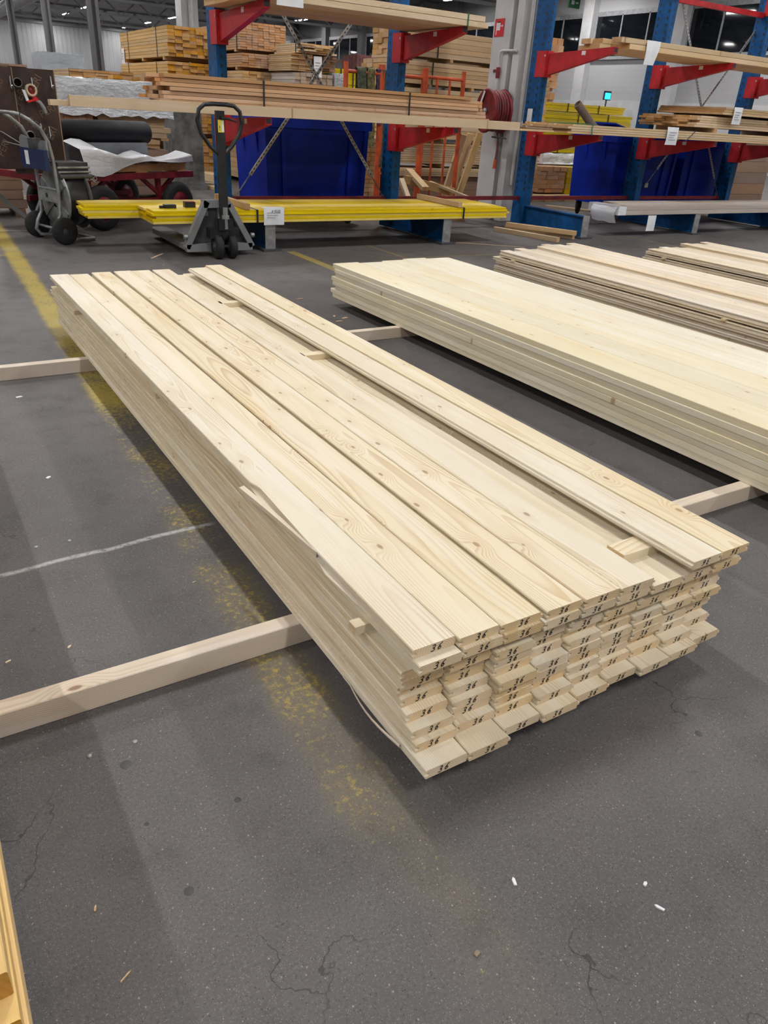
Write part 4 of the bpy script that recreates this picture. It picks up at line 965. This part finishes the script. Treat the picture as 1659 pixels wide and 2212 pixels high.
def film_pack(label, x0, x1, y0, y1, z0, z1, mat, name='wrapped_pack', skirt=0.0, cat='wrapped pack'):
    t = thing(name, label, cat, (x0, y0, z0)); b = MB(); nx, ny = 16, 7; W_, D_, H_ = x1 - x0, y1 - y0, z1 - z0
    q = random.Random(int(x0 * 100))
    top = [[(W_ * i / nx, D_ * j / ny, H_ + q.uniform(-.012, .012)) for i in range(nx + 1)] for j in range(ny + 1)]
    fr_ = [[(W_ * i / nx, -q.uniform(0, .02) - (.02 if k == 0 else 0), H_ * k / 5 - (skirt * q.uniform(.55, 1.0) if k == 0 else 0)) for i in range(nx + 1)] for k in range(5)] + [top[0]]
    lf = [[(-q.uniform(0, .015), D_ * j / ny, H_ * k / 5) for j in range(ny, -1, -1)] for k in range(5)]
    lf = [R[:-1] + [fr_[k][0]] for k, R in enumerate(lf)] + [[top[j][0] for j in range(ny, -1, -1)]]
    rg = [[fr_[k][nx]] + [(W_, D_ * j / ny, H_ * k / 5) for j in range(1, ny + 1)] for k in range(5)] + [[top[j][nx] for j in range(ny + 1)]]
    b.grid(top); b.grid(fr_); b.grid(lf); b.grid(rg); obj('film', b, mat, t); return t

# orange packs left of the first upright
x0 = A(360, 60, 14).x
pack('orange timber pack at the top of the tall pile behind the upright', x0, x0 + .84, 14, 17, 1.77, 2.25, 9, 7, M_ORANGE, jit=.035, straps=(.2, .8), bat=.05)
pack('orange timber pack, second from the top of the tall pile', x0 - .03, x0 + .84, 14, 17, 1.28, 1.75, 9, 7, M_ORANGE, jit=.03, straps=(.2, .8), bat=.05)
pack('orange timber pack, third from the top of the tall pile', x0 + .1, x0 + .84, 14, 17, .64, 1.27, 11, 6, M_ORANGE, jit=.03, bat=.06)
pack('orange timber pack standing on the floor at the bottom of the tall pile', x0 + .1, x0 + .84, 14, 17, 0, .63, 10, 6, M_ORANGE, jit=.03, bat=.08)
o = paper('pack_label', 'white label on the long side of the top orange pack', (x0 - .012, 16.8, 2.0), .2, .3, .003, lines=3); o.rotation_euler[2] = -PI / 2
# pinkish packs right of it
x0, x1 = 5.19, 5.97
pack('pinkish timber pack on top of the pile right of the first upright', x0, x1, 13, 15.5, 1.93, 2.335, 11, 8, M_PINK, jit=.012, straps=(.06,), bat=.03)
pack('pinkish timber pack below the top one right of the first upright', x0 + .01, x1, 13, 15.5, 1.68, 1.915, 6, 7, M_PINK, jit=.012, bat=.04)
pack('flat timber pack in the middle of the pinkish pile', x0, x1 - .01, 13, 15.5, 1.40, 1.67, 5, 6, M_TIMB, jit=.012, bat=.04)
pack('timber pack low in the pinkish pile', x0, x1, 13, 15.5, .7, 1.39, 8, 6, M_TIMB, bat=.05); pack('timber pack at the bottom of the pinkish pile', x0, x1, 13, 15.5, 0, .69, 8, 6, M_TIMB, bat=.07)
# boards and wrapped timbers further right
pack('loosely strapped pale boards with ragged ends above the diagonals', 5.72, 6.36, 12, 12.9, 1.93, 2.06, 5, 5, M_PALE, jit=.08, straps=(.1,))
pack('bundle of boards with a yellow and white label, left of the diagonals\' crossing', 5.62, 5.98, 12.05, 12.9, 1.69, 1.92, 9, 3, M_TIMB, jit=.02)
pack('bundle of darker boards right of the diagonals\' crossing', 6.06, 6.42, 12.1, 12.5, 1.72, 1.92, 6, 3, M_BROWN, jit=.04)
pack('greyish strapped timbers behind the diagonals\' crossing', 5.66, 6.30, 12, 12.9, 1.30, 1.67, 7, 7, M_GREYB, jit=.02, bat=.03)
pack('timber pack standing below the greyish timbers', 5.6, 6.3, 12, 12.9, 0, 1.29, 12, 6, M_TIMB, bat=.07)
o = paper('pack_label', 'yellow and white label hanging on the boards behind the diagonals', (6.03, 11.97, 1.90), .14, .28, .004, lines=3)
film_pack('grey film wrapped pack behind the orange frame', 6.34, 6.55, 12, 13, 1.25, 1.70, M_FILMG)
pack('timbers under the grey film pack behind the orange frame', 6.45, 6.6, 12.0, 13, 0, 1.24, 8, 1, M_TIMB)
xa = A(722, 150, 12.6).x; xb = A(850, 160, 12.6).x
pack('yellow painted boards behind the hanging straps', xa, xb, 12.6, 13.4, 1.50, 1.80, 4, 3, M_YPALE, 'X', straps=(.1, .3), name='yellow_board_pack', part='board')
film_pack('white film covered pack under the yellow boards behind the straps', xa, xb, 12.6, 13.4, .9, 1.49, M_FILMW)
pack('timber pack on the floor under the white film pack', xa, xb, 12.6, 13.4, 0, .89, 6, 3, M_TIMB, 'X', bat=.07)
# stacked cartons far behind
x0, x1 = A(772, 110, 20).x, A(832, 110, 20).x
for i in range(4):
    o = obj('carton', MB().box(0, x1 - x0, 0, .8, 0, .62), M_BOXR if i else M_CARD); o.location = (x0, 20, i * .63); tag(o, 'dark printed carton in the far pile, %s from the floor' % (['lowest'] + ORD[1:])[i], 'carton', 'dark cartons far behind the straps')
for i, (xx, yy, h) in enumerate(((19.5, 44, 3.5), (19.8, 40, 3.7), (20.2, 36, 3.4), (20.4, 32.4, 3.6), (20.5, 29.2, 3.5), (18.6, 48.5, 3.6), (17.6, 53, 3.5))):  # racks added to darken the bright wall behind the diagonals
    t = thing('added_dark_rack', 'added dark loaded rack filling the far background, %s from the right' % (['first'] + ORD[1:])[[3, 2, 1, 0, 4, 5, 6][i]], 'storage rack', (xx, yy, 0), 0, 'added dark racks far behind')
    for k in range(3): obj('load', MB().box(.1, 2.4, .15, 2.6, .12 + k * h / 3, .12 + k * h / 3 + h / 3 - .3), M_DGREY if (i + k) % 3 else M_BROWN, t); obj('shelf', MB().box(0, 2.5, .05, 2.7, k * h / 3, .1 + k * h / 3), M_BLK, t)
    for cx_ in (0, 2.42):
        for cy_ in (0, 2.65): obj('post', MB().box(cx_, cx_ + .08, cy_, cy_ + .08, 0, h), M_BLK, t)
# long packs facing sideways behind the orange frames
x0, x1 = 6.36, 9.3
pack('top long timber pack with dark strap behind the orange frames', x0, x1, 10.3, 10.9, 1.89, 2.26, 5, 4, M_TIMB, 'X', straps=(.25,), bat=.04)
pack('second long timber pack from the top behind the orange frames', x0 - .15, x1, 10.28, 10.9, 1.55, 1.87, 5, 4, M_TIMB, 'X', straps=(.26,), bat=.04)
pack('third long timber pack from the top behind the orange frames', x0, x1, 10.3, 10.9, .84, 1.54, 11, 4, M_PALE, 'X', straps=(.26,), bat=.05)
pack('long thin board pack under the shelf level behind the orange frames', x0, x1, 10.3, 10.9, .50, .83, 9, 4, M_PALE, 'X', bat=.05)
pack('messy pale boards low behind the orange frames', x0 + .05, x1 - .2, 10.25, 10.85, .38, .49, 4, 3, M_PALE, 'X', jit=.12)
pack('dark old timbers on the floor behind the orange frames', x0 + .1, x1, 10.35, 10.9, 0, .375, 3, 3, M_BROWN, 'X', bat=.08)
pack('small dense timber pile left of the second upright, low down', 5.55, 6.25, 10.4, 11.6, .0, .86, 13, 5, M_TIMB, bat=.08)
# loose scrap planks
def loose(a, b, w, h, mat, label, grp='loose scrap planks behind the rack', upv=(0, 0, 1)):
    a, b = Vector(a), Vector(b); d = b - a; L = d.length; d.normalize(); u = Vector(upv); sx = d.cross(u).normalized(); u = sx.cross(d)
    o = obj('loose_plank', tg_mesh(L, w, h, square=True), mat)
    o.matrix_world = Matrix(((sx.x, d.x, u.x, a.x), (sx.y, d.y, u.y, a.y), (sx.z, d.z, u.z, a.z), (0, 0, 0, 1))); return tag(o, label, 'plank', grp)
loose(A(882, 372, 9.0), A(918, 412, 8.55), .10, .05, M_PALE, 'thick pale plank end tilting down above the yellow boards')
loose(A(868, 395, 8.9), A(978, 424, 8.5), .03, .10, M_ORANGE, 'orange brown board on edge among the scrap planks')
loose(A(928, 396, 8.75), A(1030, 437, 8.12), .06, .03, M_PALE, 'long pale batten tilting down to the right above the yellow boards')
loose(A(866, 392, 8.7), A(882, 436, 8.38) * 2 - A(866, 392, 8.7), .06, .05, M_PALE, 'short pale plank next to the second upright')
loose(A(905, 425, 8.9), A(955, 436, 8.6), .08, .03, M_TIMB, 'flat brown scrap plank lying under the others')
o = obj('crate', MB().box(0, .85, 0, .6, 0, .03).box(0, .03, 0, .6, .03, .21).box(.82, .85, 0, .6, .03, .21).box(.03, .82, 0, .03, .03, .21).box(.03, .82, .57, .6, .03, .21), M_BROWN); o.location = (5.55, 8.35, 0); tag(o, 'low wooden crate under the scrap planks', 'crate')
for i, (p0, p1) in enumerate((((968, 432), (1015, 288)), ((985, 432), (1036, 286)), ((955, 430), (1000, 290)))):
    qa, qb = A(p0[0], p0[1], 9.95 - .2 * i), A(p1[0], p1[1], 9.75 - .2 * i); qa = qa + (qa - qb) * ((qa.z - .04) / (qb.z - qa.z))
    loose(qa, qb, .10, .04, M_TIMB if i else M_PALE, 'tall plank leaning towards the white column, %s' % ('middle one', 'front one', 'left one')[i], upv=(0, -1, .3))
# packs right of the white column
pack('tall pack of pinkish timbers half hidden by the third upright, top part', 10.4, 11.05, 12, 13.5, 1.72, 2.56, 7, 5, M_PINK, jit=.03, bat=.05)
pack('pinkish timbers under the tall pack by the third upright', 10.4, 11.0, 12, 13.5, 0, 1.70, 14, 5, M_PINK, bat=.06)
YK = 'yellow packs right of the white column'
pack('strapped yellow boards with white ends, topmost of the yellow packs', 10.05, 11.95, 11.1, 11.7, 1.39, 1.52, 3, 4, M_YPALE, 'X', straps=(.25, .65), name='yellow_board_pack', part='board', group=YK)
pack('yellow boards below the topmost yellow pack', 9.98, 12.1, 11, 11.7, 1.17, 1.38, 4, 4, M_YPALE, 'X', straps=(.35, .7), name='yellow_board_pack', part='board', group=YK)
pack('yellow boards at shelf height among the yellow packs', 10.0, 12.1, 11, 11.7, .96, 1.15, 3, 4, M_YPALE, 'X', straps=(.3, .6), name='yellow_board_pack', part='board', group=YK)
pack('yellow boards on top of the silver film pack', 10.02, 12.1, 11, 11.7, .74, .94, 4, 4, M_YPALE, 'X', straps=(.15, .4), name='yellow_board_pack', part='board', group=YK)
film_pack('silver film wrapped pack between yellow boards and brown timbers', 10.0, 12.1, 10.98, 11.7, .55, .73, M_FILM)
pack('timber pack at the floor under the silver film pack', 10.72, 12.1, 11.0, 11.7, 0, .54, 5, 3, M_TIMB, 'X', bat=.07)
pack('brown timbers with dark ends low beside the third upright', 9.62, 10.2, 10.55, 12.5, .1, .535, 6, 4, M_PINK, bat=.02)
pack('bright yellow boards low beside the brown timbers', 10.24, 10.68, 10.55, 10.95, .1, .53, 5, 2, M_YPALE, 'Y', name='yellow_board_pack', part='board', group=YK, jit=.005)
pack('flat weathered pallet boards on the floor under the brown timbers', 9.3, 10.35, 10.3, 12.6, .0, .098, 2, 4, M_TIMB, jit=.1)
loose(G(1152, 452), G(1262, 470), .10, .03, M_PALE, 'pale scrap plank on the floor behind the blue rack foot'); loose(G(1180, 447), G(1275, 458), .09, .03, M_TIMB, 'brown scrap plank on the floor behind the blue rack foot')
# right edge
pack('weathered boxes and beams at the right edge behind the rack', 12.2, 14.0, 9.2, 10.2, .0, 1.15, 6, 2, M_BROWN, 'X', bat=.06)
# ------------------------------------------------------------------ left background
film_pack('silver film wrapped timber pack behind the plywood tool board', 1.86, 3.25, 10.5, 11.4, 1.06, 1.365, M_FILM, skirt=.10)
pack('small red ended timbers stacked under the silver film pack', 1.86, 2.28, 10.55, 11.4, .62, 1.05, 8, 5, M_PINK, jit=.01, bat=.03)
pack('short timbers beside the red ended ones under the silver film', 2.36, 3.2, 10.58, 11.4, .72, 1.05, 5, 3, M_TIMB, 'X', jit=.04, bat=.03)
pack('timber pack on the floor under the silver film pack', 1.86, 3.2, 10.7, 11.4, 0, .61, 5, 3, M_BROWN, 'X', bat=.07)
o = obj('concrete_block', MB().box(0, .42, 0, .6, 0, 1.2).box(-.03, .45, -.03, .63, 0, .1), M_CONC); o.location = (3.72, 12, 0); tag(o, 'dark grey concrete pillar stub behind the red cart', 'pillar')
pack('flat strapped boards with pale covers behind the silver film pack', 2.95, 4.0, 15, 17, 1.33, 1.56, 6, 5, M_TIMB, jit=.03, straps=(.01,))
pack('boards with an orange lid behind the silver film pack', 3.55, 4.2, 14.6, 14.95, 1.30, 1.50, 4, 4, M_ORANGE, jit=.02)
pack('timbers carrying the flat strapped boards at the back left', 2.9, 4.25, 14.6, 17, 0, 1.29, 9, 6, M_TIMB, bat=.07)
film_pack('grey film wrapped pack on top of timbers at the far left', 3.7, 4.7, 22, 23.2, 1.66, 2.03, M_FILMG)
pack('tall timbers carrying the grey wrapped pack at the far left', 3.7, 4.7, 22, 23.2, 0, 1.65, 8, 5, M_BROWN)
pack('dark thin boards above the plywood tool board at the left edge', 1.2, 2.3, 15, 17, 1.28, 1.56, 8, 4, M_BROWN, jit=.08)
pack('timbers under the dark thin boards at the left edge', 1.2, 2.3, 15.05, 17, 0, 1.27, 8, 5, M_BROWN, bat=.07)
film_pack('white film wrapped bundle at the left edge behind the plywood board', .45, 1.12, 9.3, 9.9, .98, 1.16, M_FILMW)
film_pack('lower white film wrapped bundle at the left edge', .45, 1.12, 9.28, 9.9, .70, .97, M_FILMW)
pack('timber under the white film bundles at the left edge', .4, 1.15, 9.3, 9.9, .46, .69, 3, 3, M_TIMB, 'X', bat=.06)
pack('low timber stack on the floor at the left edge', .4, 1.2, 9.3, 9.9, 0, .45, 4, 3, M_BROWN, 'X', bat=.08)
# scraps by the cart
for i, (p, q, lab) in enumerate((((428, 400), (470, 403), 'pale scrap plank on the floor behind the pallet truck handle'), ((455, 408), (480, 412), 'short scrap block on the floor behind the pallet truck handle'))):
    a, c = G(*p), G(*q); loose(a, c, .14, .05, M_PALE, lab)
loose(G(436, 386), G(478, 394), .3, .12, M_PALE, 'low pile of pale boards in front of the orange packs')

# ================================================================== BITS ON THE FLOOR
def bit(p, L, w, h, ang, mat, label, name='wood_chip', cat='wood chip'):
    b = MB(); b.prism([(-L / 2, -w / 2), (L * .3, -w * .5), (L / 2, 0), (L * .2, w / 2), (-L * .45, w * .35)], h, Matrix.Identity(4)); o = obj(name, b, mat); o.location = (p.x, p.y, 0); o.rotation_euler[2] = ang
    return tag(o, label, cat, 'small bits lying on the floor')
for p, L, w, a, mat, lab in (((206, 1963), .012, .003, 1.2, M_PALE, 'short pale wood chip on the floor, left, near the lower pile'), ((272, 2110), .022, .002, .5, M_PALE, 'thin pale splinter on the floor at the bottom left'),
                             ((340, 553), .28, .018, .9, M_PALE, 'pale splinter on the floor beside the pallet truck'), ((1060, 529), .75, .012, -.62, M_PALE, 'long pale splinter on the floor behind the second stack'),
                             ((745, 687), .05, .02, .3, M_PALE, 'pale shaving on the floor left of the second stack'), ((733, 694), .05, .012, 0, M_PALE, 'white shaving nearest to the raised boards'), ((722, 683), .025, .015, 1, M_PALE, 'tiny shaving left of the second stack'),
                             ((648, 646), .06, .03, .2, M_BROWN, 'brown crumb of bark on the floor between the stacks'), ((18, 1430), .014, .005, .4, M_RED, 'reddish chip on the floor at the left edge'), ((150, 1398), .012, .006, .8, M_RED, 'reddish chip on the floor behind the front bearer'),
                             ((420, 1258), .012, .003, .2, M_PALE, 'pale sliver on the floor next to the worn yellow line'), ((1110, 1905), .016, .006, 1.2, M_PAPER, 'white paint fleck on the floor right of the middle'), ((1393, 1910), .010, .006, .3, M_PAPER, 'white paint fleck on the floor far right'),
                             ((1424, 1962), .018, .005, 2.0, M_PAPER, 'white scratch mark on the floor at the right'), ((1030, 2060), .012, .008, .3, M_CARD, 'small light pebble near the bottom edge'), ((105, 1032), .02, .012, .7, M_PAPER, 'white chip on the floor above the white line'), ((42, 858), .03, .015, .2, M_PAPER, 'white chip on the floor at the left behind the white line')):
    q = G(*p); bit(q, L, w, .003, a, mat, lab)
for p, lab in (((292, 1602), 'round metal disc pressed into the floor, right one'), ((193, 1633), 'round metal disc pressed into the floor, left one'), ((78, 1182), 'round metal disc in the floor above the white line, left one'), ((150, 1168), 'round metal disc in the floor above the white line, right one')):
    q = G(*p); o = obj('metal_disc', MB().lathe([(0, .003), (.0045, .003), (.006, .001), (.006, 0)], (0, 0, 0), (0, 0, 1), 14), M_GALV); o.location = (q.x, q.y, 0); tag(o, lab, 'metal disc', 'metal discs in the floor')
for p, r, lab in (((272, 1652), .016, 'dark round stain on the floor left of the stack'), ((513, 1728), .009, 'dark spot on the floor below the front bearer'), ((408, 1925), .012, 'dark spot on the floor lower left of the middle'), ((317, 1780), .006, 'dark pebble on the floor at the left'), ((1510, 1585), .012, 'dark scratch on the floor at the right')):
    q = G(*p); o = obj('floor_spot', MB().lathe([(0, .0015), (r * .5, .0012), (r * .75, 0)], (0, 0, 0), (0, 0, 1), 14), M_DGREY); o.location = (q.x, q.y, 0); tag(o, lab, 'spot', 'dark spots on the floor')
